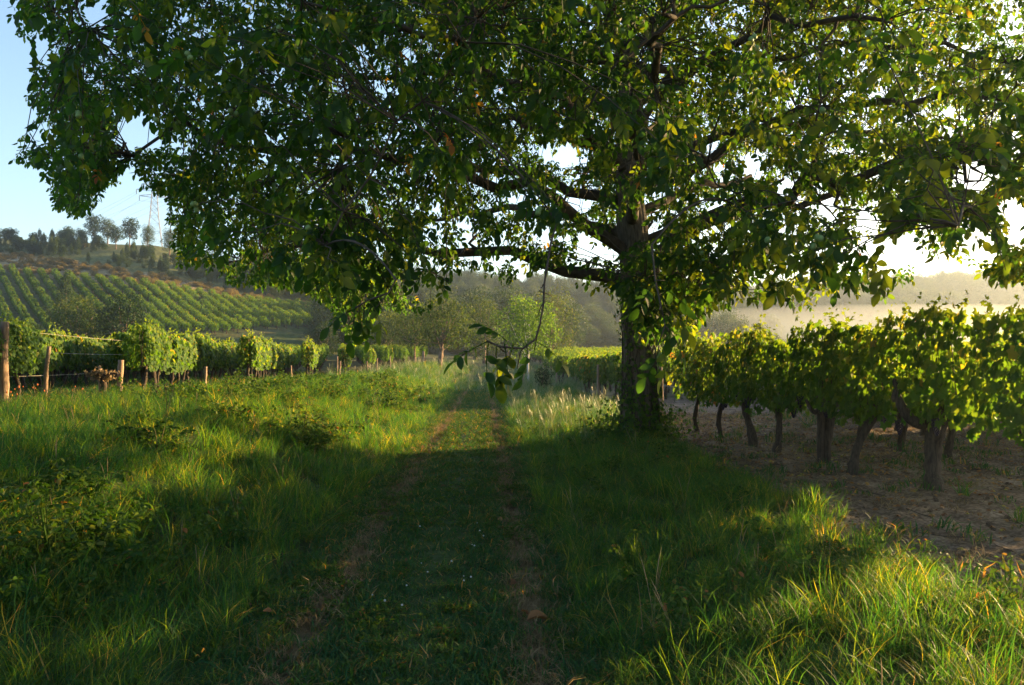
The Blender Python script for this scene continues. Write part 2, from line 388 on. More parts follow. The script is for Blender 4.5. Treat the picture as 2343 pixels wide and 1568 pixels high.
# ------------------------------------------------------------------ leaf templates
def leaf_simple(w=.5, fold=.12, curl=.15, st=((.3, .85), (.7, .75))):
    """pointed oval leaf along +X, length 1, folded at the midrib"""
    V = [[0, 0, 0]]; 
    for (t, k) in st:
        z = -curl * t * t
        V += [[t, -w / 2 * k, z + fold * k * w], [t, 0, z], [t, w / 2 * k, z + fold * k * w]]
    V.append([1, 0, -curl]); n = len(st); F3 = [[0, 2, 1], [0, 3, 2]]; F4 = []
    F3 = [[0, 1, 2], [0, 2, 3]]
    for s in range(n - 1):
        a = 1 + 3 * s; F4 += [[a, a + 3, a + 4, a + 1], [a + 1, a + 4, a + 5, a + 2]]
    a = 1 + 3 * (n - 1); e = len(V) - 1; F3 += [[a, e, a + 1], [a + 1, e, a + 2]]
    return np.array(V, float), F3, F4
L_DET = leaf_simple(.56, .18, .18, ((.12, .45), (.3, .85), (.55, 1.0), (.78, .72), (.92, .35)))
L_MID = leaf_simple(.56, .15, .2, ((.28, .85), (.68, .88)))
L_LOW = (np.array([[0, 0, 0], [.35, -.26, .05], [.75, -.2, -.02], [1, 0, -.15], [.75, .2, -.02], [.35, .26, .05]], float), [], [[0, 1, 2, 3], [0, 3, 4, 5]])
def compound(seed, leaf, pairs=2, thin=True):
    """walnut leaf: a drooping stalk with paired leaflets and a larger end leaflet; stalk length 1"""
    r = np.random.default_rng(seed); g = Geo()
    xs_ = np.linspace(0, 1, 5); st = np.stack([xs_, .05 * np.sin(xs_ * 3 + seed), -.28 * xs_ ** 2], -1)
    if thin: g.tube(st, np.linspace(.022, .012, 5), 3, .55, cap=False)
    P = []; D = []; S = []
    for q in range(pairs):
        x = .42 + .48 * q / max(pairs - 1, 1) * (.9 if pairs > 1 else 0)
        for sgn in (-1, 1):
            P.append([x, .05 * math.sin(x * 3 + seed), -.28 * x * x]); a = R(r.uniform(45, 75)) * sgn
            D.append([math.cos(a), math.sin(a), -.28 - r.uniform(0, .75)]); S.append(r.uniform(.36, .47) * (.8 + .25 * x))
    P.append([1, st[-1, 1], -.28]); D.append([1, r.uniform(-.3, .3), -.6 - r.uniform(0, .5)]); S.append(r.uniform(.48, .6))
    P, D = np.array(P), np.array(D)
    up = norm(np.array([0, 0, 1.]) + .55 * r.normal(size=P.shape))
    V, F3, F4 = inst(leaf, P, frames(D, up), np.array(S))
    g.addm(V, F3, F4, .45 + .08 * r.normal())
    return np.concatenate(g.V), (np.concatenate(g.F3) if g.F3 else []), (np.concatenate(g.F4) if g.F4 else [])
CMP_DET = [compound(s, L_DET, 3 if s % 2 else 2) for s in range(8)]
CMP_LOW = [compound(s + 20, L_LOW, 2, False) for s in range(8)]

# ------------------------------------------------------------------ the walnut tree
TX, TY = 2.55, 16.0; TZ = gz(TX, TY)
LOW = np.array([(-900, 330), (-400, 320), (0, 362), (50, 385), (98, 385), (106, 470), (160, 505), (212, 478), (235, 425), (300, 425), (330, 430), (345, 445), (372, 450), (386, 560), (400, 625),
    (430, 600), (520, 650), (560, 660), (690, 665), (755, 710), (800, 795), (835, 785), (870, 700), (960, 725), (1010, 705), (1055, 640), (1165, 655), (1200, 640), (1300, 610), (1335, 690),
    (1405, 700), (1430, 735), (1480, 790), (1560, 790), (1600, 745), (1640, 710), (1720, 700), (1800, 690), (1862, 748), (1900, 690), (2000, 680), (2040, 702), (2092, 690), (2112, 610), (2200, 600), (2260, 650), (2342, 655), (2900, 640)])
LEFT = np.array([(-900, -500), (-300, -150), (0, 12), (60, 15), (100, 45), (200, 40), (262, 70), (330, 15), (372, 2), (395, 100), (470, 106), (700, 106)])
HOLES = [(305, 305, 62, 34), (205, 18, 38, 34), (60, 120, 60, 24), (90, 300, 40, 22), (290, 400, 30, 25), (2230, 395, 95, 70), (2325, 500, 70, 110), (2050, 575, 95, 42), (2240, 560, 95, 55), (1985, 500, 45, 28),
         (2170, 300, 40, 25), (1295, 352, 32, 26), (1250, 345, 20, 14), (862, 570, 38, 16), (1065, 560, 24, 30), (935, 125, 22, 16), (1510, 150, 24, 20), (1490, 250, 14, 40), (600, 355, 22, 14),
         (1720, 375, 45, 22), (1800, 430, 40, 20), (1895, 470, 34, 26), (715, 470, 26, 18), (1145, 580, 40, 16), (1340, 560, 26, 22), (1310, 470, 16, 18), (1630, 330, 25, 15), (1640, 480, 30, 14), (1160, 445, 26, 10), (2320, 330, 40, 30)]
def mask_ok(P, soft=0.0):
    px, py = proj(P)
    ok = py < np.interp(px, LOW[:, 0], LOW[:, 1]) + soft
    ok &= px > np.interp(py, LEFT[:, 0], LEFT[:, 1]) - soft
    for (a, b, ra, rb) in HOLES:
        k_ = .5 if a > 2150 else .72 if a > 1900 else .85
        ok &= ((px - a) / ra) ** 2 + ((py - b) / rb) ** 2 > k_ * k_
    return ok
def noise3(P, s):
    return (fbm(P[:, 0] * s + P[:, 2] * s * .6, P[:, 1] * s - P[:, 2] * s * .8, 2) + fbm(P[:, 2] * s * 1.1 + 31, (P[:, 0] - P[:, 1]) * s * .7, 2)) / 2
CEN = np.array([2.3, 15.8, 4.6]); RAD = np.array([12.4, 10.6, 8.6])
def sample_shoots(n):
    out = []
    while sum(map(len, out)) < n:
        q = rng.uniform(-1, 1, (60000, 3)); q[:, 2] = rng.uniform(-.42, 1, 60000)
        rad = np.linalg.norm(q / np.array([1, 1, 1.0]), axis=1)
        P = CEN + q * RAD
        ok = (rad < 1) & (rng.random(60000) < .16 + .84 * rad ** 2.2)
        d = np.hypot(P[:, 0], P[:, 1])
        ok &= (d > 6.0) & (P[:, 1] > 1.5) & (P[:, 2] > 2.0)
        ok &= P[:, 2] > 2.4 + .5 * np.maximum(P[:, 1] - 13.5, 0) * (P[:, 0] > -3)
        ok &= (P[:, 0] < 8.5) | ((rng.random(60000) < .4) & (P[:, 2] > 3.2 + .35 * (P[:, 0] - 8.5)))
        ok &= (P[:, 2] > 3.0) | (d > 7) | (np.abs(P[:, 0]) < 5)
        ok &= (noise3(P, .45) + .16 * rng.normal(size=60000)) > .455
        ok &= (noise3(P + 50, 1.15) + .1 * rng.normal(size=60000)) > .455
        px, py = proj(P)
        front = (px > 1395) & (px < 1505) & (py > 330) & (P[:, 1] < 15.8)
        ok &= ~front | (rng.random(60000) < .22)
        vis = (py > -120) & (px > -200) & (px < 2550)
        ok &= vis | (rng.random(60000) < .75)
        ok &= mask_ok(P, -8)
        out.append(P[ok])
    return np.concatenate(out)[:n]
SH = sample_shoots(10600)
ex = np.array([at(rng.uniform(1445, 1615), rng.uniform(560, 850), rng.uniform(8.5, 13.5)) for _ in range(420)]); ex = ex[mask_ok(ex, 10)]
ex2 = np.array([at(rng.uniform(2090, 2360), rng.uniform(280, 640), rng.uniform(8.5, 12)) for _ in range(260)]); ex2 = ex2[mask_ok(ex2, 0) & (noise3(ex2, 1.2) > .47)]
SH = np.vstack([SH, ex[:170], ex2[:130]])
tree = empty('walnut_tree', (0, 0, 0))
tag(tree, 'huge spreading walnut tree with ivied trunk shading the grassy track', 'tree')
# trunk with furrowed bark
NZ, NA = 150, 110
zz = np.linspace(-.25, 8.8, NZ); aa = np.linspace(0, 2 * np.pi, NA, endpoint=False)
tr_x = lambda z: TX + .06 - .045 * z + .10 * np.sin(z * .55) + .018 * np.maximum(z - 4, 0) ** 2 * .9
tr_y = lambda z: TY + .10 * np.sin(z * .4)
tr_r = lambda z: np.interp(z, [-.3, 0, .35, .9, 2.0, 3.2, 4.4, 6, 8.8], [.53, .44, .375, .345, .32, .325, .315, .22, .10])
ZA, AA = np.meshgrid(zz, aa, indexing='ij')
rid = np.zeros_like(ZA)
for i_ in range(NZ):
    for j_ in range(NA):
        c_, s_ = math.cos(aa[j_]), math.sin(aa[j_]); z_ = zz[i_]
        a_ = noise.noise((c_ * 5.2, s_ * 5.2, z_ * .75)); b_ = noise.noise((c_ * 11, s_ * 11, z_ * 2.1 + 7)); d_ = noise.noise((c_ * 1.3, s_ * 1.3, z_ * .5 + 3))
        rid[i_, j_] = .075 * (.5 - abs(a_) * 1.6) + .03 * (.4 - abs(b_) * 1.5) + .10 * d_ + (.16 * max(0, noise.noise((c_ * 1.6, s_ * 1.6, 4.4))) * max(0, 1 - z_ / .8))
RA = tr_r(ZA) * (1 + rid)
Vt = np.stack([tr_x(ZA) + RA * np.cos(AA), tr_y(ZA) + RA * np.sin(AA), TZ + ZA], -1).reshape(-1, 3)
i = np.arange(NZ - 1)[:, None] * NA; j = np.arange(NA)[None]; k = (j + 1) % NA
Ft = np.stack([i + j, i + k, i + NA + k, i + NA + j], -1).reshape(-1, 4)
link('trunk', mesh_np('trunk', Vt, Ft, M['bark'], True), tree)
# limbs: each shoot is joined to the nearest fitting branch, branches grow back to the trunk
def bez(a, b, c, n):
    t = np.linspace(0, 1, n)[:, None]; return (1 - t) ** 2 * a + 2 * t * (1 - t) * b + t * t * c
limb_geo = []; NP, NR, NL, ND = [], [], [], []    # node positions, radius, limb index, distance to trunk
n_l = 24; ga = 2.399963
for q in range(n_l):
    z0 = 3.0 + 5.2 * (q / n_l) ** 1.1; az = q * ga + .4
    a = np.array([tr_x(z0), tr_y(z0), TZ + z0])
    f = .80 - .25 * (q / n_l)
    e = np.array([CEN[0] + RAD[0] * f * math.cos(az), CEN[1] + RAD[1] * f * math.sin(az), TZ + z0 * .9 + .4 + rng.uniform(-.3, 1.2)])
    mid = a * .5 + e * .5 + np.array([0, 0, 1.2 + rng.uniform(0, .8)])
    pts = bez(a, mid, e, 15)
    pts[2:-1] += rng.normal(size=(12, 3)) * .11
    mk = mask_ok(pts, -10); mk[:6] = True; cut = int(np.argmin(mk)) if not mk.all() else 15
    pts = pts[:max(cut, 6)]; nn = len(pts)
    r0 = .15 * (1 - .5 * q / n_l)
    rad = np.linspace(r0, .022, nn)
    g = Geo(); g.tube(pts, rad, 9, jit=.15); limb_geo.append(g)
    for s_, (p_, r_) in enumerate(zip(pts, rad)):
        if s_ >= 3: NP.append(p_); NR.append(r_); NL.append(q)
order = np.argsort(np.hypot(SH[:, 0] - TX, SH[:, 1] - TY))
# secondary branches aim at a thinned set of the shoots
sec = SH[rng.choice(len(SH), 420, replace=False)]
sec = sec[np.argsort(np.hypot(sec[:, 0] - TX, sec[:, 1] - TY))]
hd = lambda P: np.hypot(P[..., 0] - TX, P[..., 1] - TY)
for p_ in sec:
    N_ = np.array(NP); dd = np.linalg.norm(N_ - p_, axis=1) + 2.5 * np.maximum(hd(N_) - hd(p_), 0) + .8 * np.maximum(N_[:, 2] - p_[2] - 1.5, 0)
    m_ = int(np.argmin(dd)); a = N_[m_]
    if np.linalg.norm(a - p_) < .5: continue
    mid = a * .5 + p_ * .5 + np.array([0, 0, .12 * np.linalg.norm(a - p_)]) + rng.normal(size=3) * .12
    pts = bez(a, mid, p_, 8); pts[1:-1] += rng.normal(size=(6, 3)) * .05
    rad = np.linspace(min(NR[m_] * .75, .05), .011, 8)
    limb_geo[NL[m_]].tube(pts, rad, 6, jit=.1)
    for p2, r2 in zip(pts[2:], rad[2:]): NP.append(p2); NR.append(r2); NL.append(NL[m_])
N_ = np.array(NP); NRa = np.array(NR); NLa = np.array(NL)
twigs = []
twig_dir = np.zeros_like(SH); tw_base = np.zeros_like(SH)
for q, p_ in enumerate(SH):
    dd = np.linalg.norm(N_ - p_, axis=1) + .5 * np.maximum(hd(N_) - hd(p_), 0)
    m_ = int(np.argmin(dd)); a = N_[m_]
    ln = np.linalg.norm(a - p_)
    mid = a * .5 + p_ * .5 + np.array([0, 0, .15 * ln]) + rng.normal(size=3) * .06
    pts = bez(a, mid, p_, 5); pts[1:-1] += rng.normal(size=(3, 3)) * .03
    twigs.append((int(NLa[m_]), pts, min(.012, NRa[m_] * .8)))
    twig_dir[q] = pts[-1] - pts[-3]; tw_base[q] = pts[2]
# leaves: compound leaves around the end of each shoot
def leaves_for(SH, tdir, base, per=(5, 9)):
    P, D, own = [], [], []
    for q in range(len(SH)):
        n_ = rng.integers(*per); t = norm(tdir[q] + np.array([0, 0, 1e-6]))
        a0 = rng.uniform(0, 6.28)
        for s_ in range(n_):
            f = s_ / n_; p = SH[q] * (1 - f * .55) + base[q] * f * .55
            az = a0 + s_ * ga; o = np.array([math.cos(az), math.sin(az), 0]) 
            own.append(q); P.append(p); D.append(o * .9 + t * .5 + np.array([0, 0, -.25 - rng.uniform(0, .5)]))
    return np.array(P), norm(np.array(D)), np.array(own)
LP, LD, LO = leaves_for(SH, twig_dir, tw_base)
LS = rng.uniform(.16, .27, len(LP))
okl = mask_ok(LP + LD * LS[:, None] * .6, 6) & mask_ok(LP + LD * LS[:, None] * 1.3 + np.array([0, 0, -.12]), 10)
okl &= np.linalg.norm(LP - np.array([0, 0, CAM_Z]), axis=1) > 3.6
LP, LD, LS = LP[okl], LD[okl], LS[okl]
for q in np.unique(LO[okl]):
    a_, b_, c_ = twigs[q]
    if not mask_ok(b_[1:], 14).all(): continue
    limb_geo[a_].tube(b_, np.linspace(c_, .004, 5), 3, cap=False)
LU = norm(np.array([0, 0, 1.]) + .35 * rng.normal(size=LP.shape))
# two low hanging sprays that droop below the crown, in front of the track and of the trunk
def spray(anchor_px, path, leaf_at, d, li):
    pts = np.array([at(a, b, d + dd) for a, b, dd in path])
    pn = proj(N_); m_ = int(np.argmin(np.linalg.norm(N_ - pts[0], axis=1) + 3 * (pn[1] > path[0][1] - 20) + 3 * (N_[:, 1] < 3))); a = N_[m_]
    pts[1:-1] += rng.normal(size=(len(pts) - 2, 3)) * .012
    for q_ in range(1, len(pts) - 1):
        limb_geo[NLa[m_]].tube(np.array([pts[q_], pts[q_] + rng.normal(size=3) * .03 + [0, 0, -.02], pts[q_] + rng.normal(size=3) * .05 + [0, 0, -.05]]), [.006, .005, .003], 4)
    bz = bez(a, a * .5 + pts[0] * .5 + np.array([0, 0, .3]), pts[0], 8)
    limb_geo[NLa[m_]].tube(np.vstack([bz, pts[1:]]), np.linspace(min(.02, NRa[m_]), .007, 7 + len(pts)), 6, jit=.5)
    P = []; D = []; S = []
    for (a, b, dx, dz, s_) in leaf_at:
        P.append(at(a, b, d)); D.append([dx, rng.uniform(-.5, .1), dz]); S.append(s_)
    return np.array(P), norm(np.array(D)), np.array(S)
h1 = spray(None, [(1275, 505, .5), (1262, 560, .2), (1248, 640, .05), (1236, 690, 0), (1234, 745, 0), (1222, 778, 0), (1195, 788, 0), (1140, 788, 0), (1112, 780, 0)],
    [(1112, 780, -.7, -.3, .25), (1118, 781, -.3, -1, .26), (1140, 786, -.2, -.9, .28), (1150, 786, .3, -1, .26), (1205, 786, .1, -.9, .24), (1225, 782, .8, -.4, .24), (1160, 780, -.5, .5, .2), (1175, 787, -.4, -.8, .24)], 5.6, 0)
h2 = spray(None, [(1492, 560, .2), (1505, 640, .1), (1518, 700, 0), (1520, 750, 0), (1505, 790, 0)],
    [(1505, 790, -.25, -1, .26), (1510, 780, .35, -1, .26), (1520, 745, .8, -.8, .28), (1518, 700, .8, -.5, .27), (1516, 690, .5, -1, .28), (1505, 650, .9, -.4, .26), (1505, 645, -.7, -.7, .24)], 6.0, 1)
h3 = spray(None, [(905, 640, .15), (880, 668, .05), (840, 690, 0), (812, 705, 0)],
    [(812, 705, -.2, -1, .24), (820, 702, .3, -1, .25), (815, 705, -.8, -.4, .24), (845, 690, .6, -.8, .22), (860, 680, -.5, -.8, .22)], 5.8, 2)
for q, g in enumerate(limb_geo):
    link('limb', g.mesh('limb', M['bark'] if q < 0 else M['twig'], True), tree)
for hp, hdn, hs in (h1, h2, h3):
    LP = np.vstack([LP, hp]); LD = np.vstack([LD, hdn]); LS = np.concatenate([LS, hs]); LU = np.vstack([LU, norm(np.array([[0, -.3, 1.]]) + .3 * rng.normal(size=hp.shape))])
dist = np.linalg.norm(LP - np.array([0, 0, CAM_Z]), axis=1)
pxl, pyl = proj(LP + LD * LS[:, None] * .6)
seen = (pxl > 0) & (pxl < 2342) & (pyl > 0) & (pyl < 1500)
rank = np.where(seen, dist / LS, 1e9); near300 = np.argsort(rank)[:300]
isnear = np.zeros(len(LP), bool); isnear[near300] = True
FRl = frames(LD, LU)
tint_l = np.clip(.42 + .2 * rng.normal(size=len(LP)) + .14 * (LP[:, 0] > 2), 0, .8)  # leaves on the sunward side tinted yellower, sun warmth put into their colour
brown = rng.random(len(LP)) < .004; tint_l[brown] = rng.uniform(.9, 1, brown.sum())
# the 300 largest leaves in view, each an object, sharing meshes
leaf_meshes = []
for q, T in enumerate(CMP_DET):
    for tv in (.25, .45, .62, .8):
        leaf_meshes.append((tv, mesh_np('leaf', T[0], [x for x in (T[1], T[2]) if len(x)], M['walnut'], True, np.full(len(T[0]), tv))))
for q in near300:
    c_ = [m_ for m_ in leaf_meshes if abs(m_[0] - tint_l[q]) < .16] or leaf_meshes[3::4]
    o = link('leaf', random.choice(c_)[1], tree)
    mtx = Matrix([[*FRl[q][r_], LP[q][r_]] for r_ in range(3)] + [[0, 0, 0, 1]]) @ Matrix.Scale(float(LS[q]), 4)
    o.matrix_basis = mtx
g = Geo(); rest = np.where(~isnear)[0]
mids = rest[(dist[rest] < 9.5) & (rank[rest] < 1e8)]; fars = np.setdiff1d(rest, mids)
vari = rng.integers(0, 8, len(LP))
CMP_MID = [compound(s + 40, L_MID, 2, True) for s in range(8)]
for q in range(8):
    for ids, lib in ((mids, CMP_MID), (fars, CMP_LOW)):
        s_ = ids[vari[ids] == q]
        if len(s_) == 0: continue
        V, F3, F4 = inst(lib[q], LP[s_], FRl[s_], LS[s_])
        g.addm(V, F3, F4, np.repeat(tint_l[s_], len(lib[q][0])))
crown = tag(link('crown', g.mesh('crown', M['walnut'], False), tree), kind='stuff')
print('walnut leaves', len(LP), 'tris', sum(len(p) for p in g.F3) + 2 * sum(len(p) for p in g.F4))
# green walnuts
def ball(r, nu=8, nv=6, sx=1.15):
    V = [[0, 0, r * sx]]; F3 = []; F4 = []
    for a in range(1, nv):
        for b in range(nu):
            t, p = math.pi * a / nv, 2 * math.pi * b / nu
            V.append([r * math.sin(t) * math.cos(p), r * math.sin(t) * math.sin(p), r * sx * math.cos(t)])
    V.append([0, 0, -r * sx]); e = len(V) - 1
    for b in range(nu):
        F3.append([0, 1 + b, 1 + (b + 1) % nu]); q = 1 + (nv - 2) * nu; F3.append([q + b, e, q + (b + 1) % nu])
        for a in range(nv - 2):
            s = 1 + a * nu; F4.append([s + b, s + nu + b, s + nu + (b + 1) % nu, s + (b + 1) % nu])
    return np.array(V), F3, F4
bv = ball(.024); fm = mesh_np('walnut_fruit', bv[0], [bv[1], bv[2]], M['fruit'], True)
ds = np.linalg.norm(SH - np.array([0, 0, CAM_Z]), axis=1); pxs, pys = proj(SH)
cand = np.where((ds < 9) & (pxs > 30) & (pxs < 2310) & (pys > 10) & (pys < 640))[0]
for q in rng.choice(cand, min(42, len(cand)), replace=False):
    p = SH[q]
    for s_ in range(rng.integers(1, 4)):
        o = link('walnut_fruit', fm, tree); o.location = p + rng.normal(size=3) * .03 + np.array([0, -.04, -.05]); o.rotation_euler = tuple(rng.uniform(-.5, .5, 3))
# ivy on the lower trunk
ivy = empty('ivy_plant', (TX, TY, TZ)); tag(ivy, 'green ivy creeping up the lower walnut trunk', 'ivy')
gs, gl = Geo(), Geo(); P, Nn = [], []
for q in range(26):
    a = rng.uniform(0, 2 * np.pi) if q > 12 else rng.uniform(-2.6, -.4); h = rng.uniform(.7, 3.3) if q % 3 else rng.uniform(2.4, 4.2)
    z = np.linspace(-.1, h, 14); aa_ = a + .25 * np.cumsum(rng.normal(size=14)) * .5
    pts = np.stack([tr_x(z) - TX + (tr_r(z) * 1.06) * np.cos(aa_), tr_y(z) - TY + (tr_r(z) * 1.06) * np.sin(aa_), z], -1)
    gs.tube(pts, np.linspace(.016, .006, 14), 5)
    for s_ in range(int(h * 18)):
        f = rng.random() ** 1.3 * 13; k_ = int(f); p = pts[min(k_, 12)] * (1 - f % 1) + pts[min(k_ + 1, 13)] * (f % 1)
        o = norm(np.array([math.cos(aa_[k_]), math.sin(aa_[k_]), .2])); P.append(p + o * rng.uniform(.01, .10) + rng.normal(size=3) * .04); Nn.append(o)
for q in range(1500):   # thick skirt at the foot
    a = rng.uniform(0, 2 * np.pi); r_ = .45 + abs(rng.normal()) * .35; h = abs(rng.normal() * .36)
    P.append([r_ * math.cos(a), r_ * math.sin(a), h * (1.2 - r_ * .4) + .02]); Nn.append(norm(np.array([math.cos(a), math.sin(a), .8])))
P, Nn = np.array(P), np.array(Nn)
IV = (np.array([[0, 0, 0], [.25, -.5, .05], [.6, -.28, 0], [1, 0, -.08], [.6, .28, 0], [.25, .5, .05]], float), [], [[0, 1, 2, 3], [0, 3, 4, 5]])
D = norm(np.cross(Nn, rand_dir(len(P))) + np.array([0, 0, -.6]))
V, F3, F4 = inst(IV, P, frames(D, norm(Nn + .5 * rand_dir(len(P)))), rng.uniform(.05, .10, len(P)))
gl.addm(V, F3, F4, np.repeat(rng.random(len(P)), 6))
link('stem', gs.mesh('stem', M['twig'], True), ivy); tag(link('leaves', gl.mesh('leaves', M['ivy']), ivy), kind='stuff')

# ------------------------------------------------------------------ grape vines
def vine_leaf(det=True):
    if det:
        a = np.radians([180, 150, 112, 92, 62, 40, 0, -40, -62, -92, -112, -150]); r_ = np.array([.10, .52, .60, .40, .66, .42, .72, .42, .66, .40, .60, .52])
        V = np.stack([.40 + r_ * np.cos(a) * .85, r_ * np.sin(a) * .85, -.16 * (r_ * 1.4) ** 2], -1); V = np.vstack([[.36, 0, .05], V])
        F = [[0, 1 + q, 1 + (q + 1) % 12] for q in range(12)]
        return V, [f[::-1] for f in F], []
    return (np.array([[0, 0, 0], [.3, -.5, -.06], [.75, -.38, -.05], [1, 0, -.12], [.75, .38, -.05], [.3, .5, -.06], [.45, 0, .08]], float),
            [[0, 1, 6], [1, 2, 6], [2, 3, 6], [3, 4, 6], [4, 5, 6], [5, 0, 6]], [])
def vine_foliage(seed, n, size, leaf, L=1.36, t0=.4, lo=.74, hi=1.95, th=.27, ragged=.16, shoots=9):
    r = np.random.default_rng(seed)
    x = r.uniform(-L / 2 - .06, L / 2 + .06, n); zf = r.random(n) ** .9
    top = hi + ragged * (fbm(x * 2.2 + seed * 7, x * 0 + seed, 2) - .5) * 1.6; bot = lo + .30 * (fbm(x * 2.6 + seed * 3, x * 0 + 5 + seed, 2) - .4)
    z = bot + zf * (top - bot)
    prof = th * (.62 + .6 * np.sin(np.clip((z - bot) / (top - bot), 0, 1) * 2.6 + .25)) * (.7 + .7 * fbm(x * 2 + seed, z * 2, 2))
    sg = np.where(r.random(n) < .5, -1., 1.); y = sg * prof * np.sqrt(r.random(n) * .85 + .15)
    P = np.stack([x, y, z], -1); Nn = np.stack([.5 * r.normal(size=n), sg * 1.0, .35 + .35 * r.normal(size=n)], -1)
    D = np.stack([.6 * r.normal(size=n), sg * .35, -1 + .4 * r.normal(size=n)], -1)
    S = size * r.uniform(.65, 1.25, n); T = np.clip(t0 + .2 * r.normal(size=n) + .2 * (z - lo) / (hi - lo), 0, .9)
    T[r.random(n) < (.008 if n > 400 else 0)] = .97
    for q in range(shoots):      # soft shoots standing above and out of the hedge
        x0 = r.uniform(-L / 2, L / 2); m_ = r.integers(4, 8); hh = r.uniform(.08, .34); k = np.linspace(0, 1, m_)
        P = np.vstack([P, np.stack([x0 + k * r.uniform(-.25, .25), r.uniform(-.12, .12) + k * r.uniform(-.2, .2), hi - .06 + k * hh], -1)])
        Nn = np.vstack([Nn, r.normal(size=(m_, 3)) + [0, 0, .5]]); D = np.vstack([D, r.normal(size=(m_, 3)) + [0, 0, .1]])
        S = np.concatenate([S, size * np.linspace(.9, .4, m_)]); T = np.concatenate([T, np.full(m_, .75)])
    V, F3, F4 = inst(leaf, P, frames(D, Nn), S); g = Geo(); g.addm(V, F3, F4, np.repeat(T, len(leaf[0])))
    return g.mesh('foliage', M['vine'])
def vine_trunk(seed, thick=.05, lean=.0, head=.78, sides=8, arms=True, canes=True):
    r = np.random.default_rng(seed); g = Geo()
    z = np.linspace(-.12, head, 12); f = np.clip(z / head, 0, 1)
    p = np.stack([lean * (f - 1) + .05 * np.sin(f * 5 + seed), .04 * np.sin(f * 4 + seed * 2), z], -1)
    rad = thick * (1 + .35 * (1 - f) ** 3 + .22 * f ** 4) * (1 + .12 * r.normal(size=12))
    g.tube(p, rad, sides + 2, jit=.42)
    if arms:
        for s in (-1, 1):
            k = np.linspace(0, 1, 6); a = np.stack([s * (.02 + .42 * k), .03 * np.sin(k * 4 + seed), head - .05 + .06 * np.sin(k * 3) + .05 * k], -1) + [p[-1, 0], p[-1, 1], 0]
            g.tube(a, thick * np.linspace(.75, .35, 6), max(5, sides - 2), jit=.3)
    if canes:
        for q in range(5):
            x0 = r.uniform(-.42, .42); k = np.linspace(0, 1, 5)
            g.tube(np.stack([x0 + .12 * k * r.normal(), .06 * k * r.normal(), head + k * 1.0], -1), np.linspace(.009, .005, 5), 4)
    return g.mesh('trunk', M['vbark'], True)
VL, VLs = vine_leaf(True), vine_leaf(False)
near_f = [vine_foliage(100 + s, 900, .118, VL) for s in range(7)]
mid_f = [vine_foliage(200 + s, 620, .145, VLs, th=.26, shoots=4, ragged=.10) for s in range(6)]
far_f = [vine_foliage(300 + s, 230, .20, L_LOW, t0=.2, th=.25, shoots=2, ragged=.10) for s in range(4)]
near_t = [vine_trunk(s, .038 + .012 * (s % 3), [.0, .12, -.1, .05, -.06, .16, -.02][s]) for s in range(7)]
mid_t = [vine_trunk(20 + s, .05, .1 * (s % 3 - 1), sides=5, canes=False) for s in range(4)]
# a bunch of dark grapes
g = Geo(); bb = ball(.011, 6, 5, 1)
for q in range(60):
    f = q / 60; a = q * ga; r_ = .05 * (1 - f) ** .7 + .004
    g.addm(bb[0] + np.array([r_ * math.cos(a), r_ * math.sin(a), -.17 * f]), bb[1], bb[2])
grape_m = g.mesh('grape_bunch', M['grape'], True)
# positions: right-hand rows (bare soil) and left-hand rows (grassy field)
vines = []     # (x, y, rotz, block, special)
DR = np.array([-math.sin(R(8)), math.cos(R(8))]); DL = np.array([-math.sin(R(12.6)), math.cos(R(12.6))])
rot_r = math.atan2(DR[1], DR[0]); rot_l = math.atan2(DL[1], DL[0])
rowx = lambda k, y: 4.02 + 2.37 * k - .1405 * (y - 17.5)
for n_, y in enumerate([7.95, 9.5, 10.9, 12.1, 13.5, 14.75, 16.0, 17.2]):
    vines.append((rowx(0, y) + rng.normal() * .04, y, rot_r, 'right', n_, 0))
RIGHT_END = lambda y: 3.75 - .008 * y
r2 = np.random.default_rng(55)
ends_r = []
for k in range(1, 46):
    y0 = {1: 12.2, 2: 12.5, 3: 10.6, 4: 10}.get(k, 9 + 1.2 * k)
    y = y0 + r2.uniform(0, .6)
    y1 = min((4.02 + 2.37 * k + .1405 * 17.5 - 3.75) / (.1405 - .008), 172)
    if y1 < 171: ends_r.append((k, y1))
    while y < y1:
        gap = (k == 1 and 17.0 < y < 32) or (k == 2 and 19.5 < y < 33) or (k == 3 and 23 < y < 31)
        if r2.random() > (.14 if (1 < k < 8 and y < 25) else .10 if y > 45 else .05) and not gap: vines.append((rowx(k, y) + r2.normal() * .05, y, rot_r, 'right', None, k))
        y += 1.27 + r2.uniform(-.08, .08)
ends_l = []
for k in range(-7, 11):
    y0 = 13.0 + 9.15 * k; ends_l.append((k, y0))
    y = y0 + .5
    while y < 101:
        x = -10.6 - .2235 * (y - y0)
        gap = (k == 0 and 19.6 < y < 27.5) or r2.random() < .04
        if not gap: vines.append((x + r2.normal() * .04, y, rot_l, 'left', None, k))
        y += 1.25 + r2.uniform(-.07, .07)
vines = [v for v in vines if v[1] > 5.5]
VX = np.array([v[0] for v in vines]); VY = np.array([v[1] for v in vines]); VPX = CX + FP * VX / VY
inframe = (VPX > -40) & (VPX < 2400)
VZ = ground_z(VX, VY)
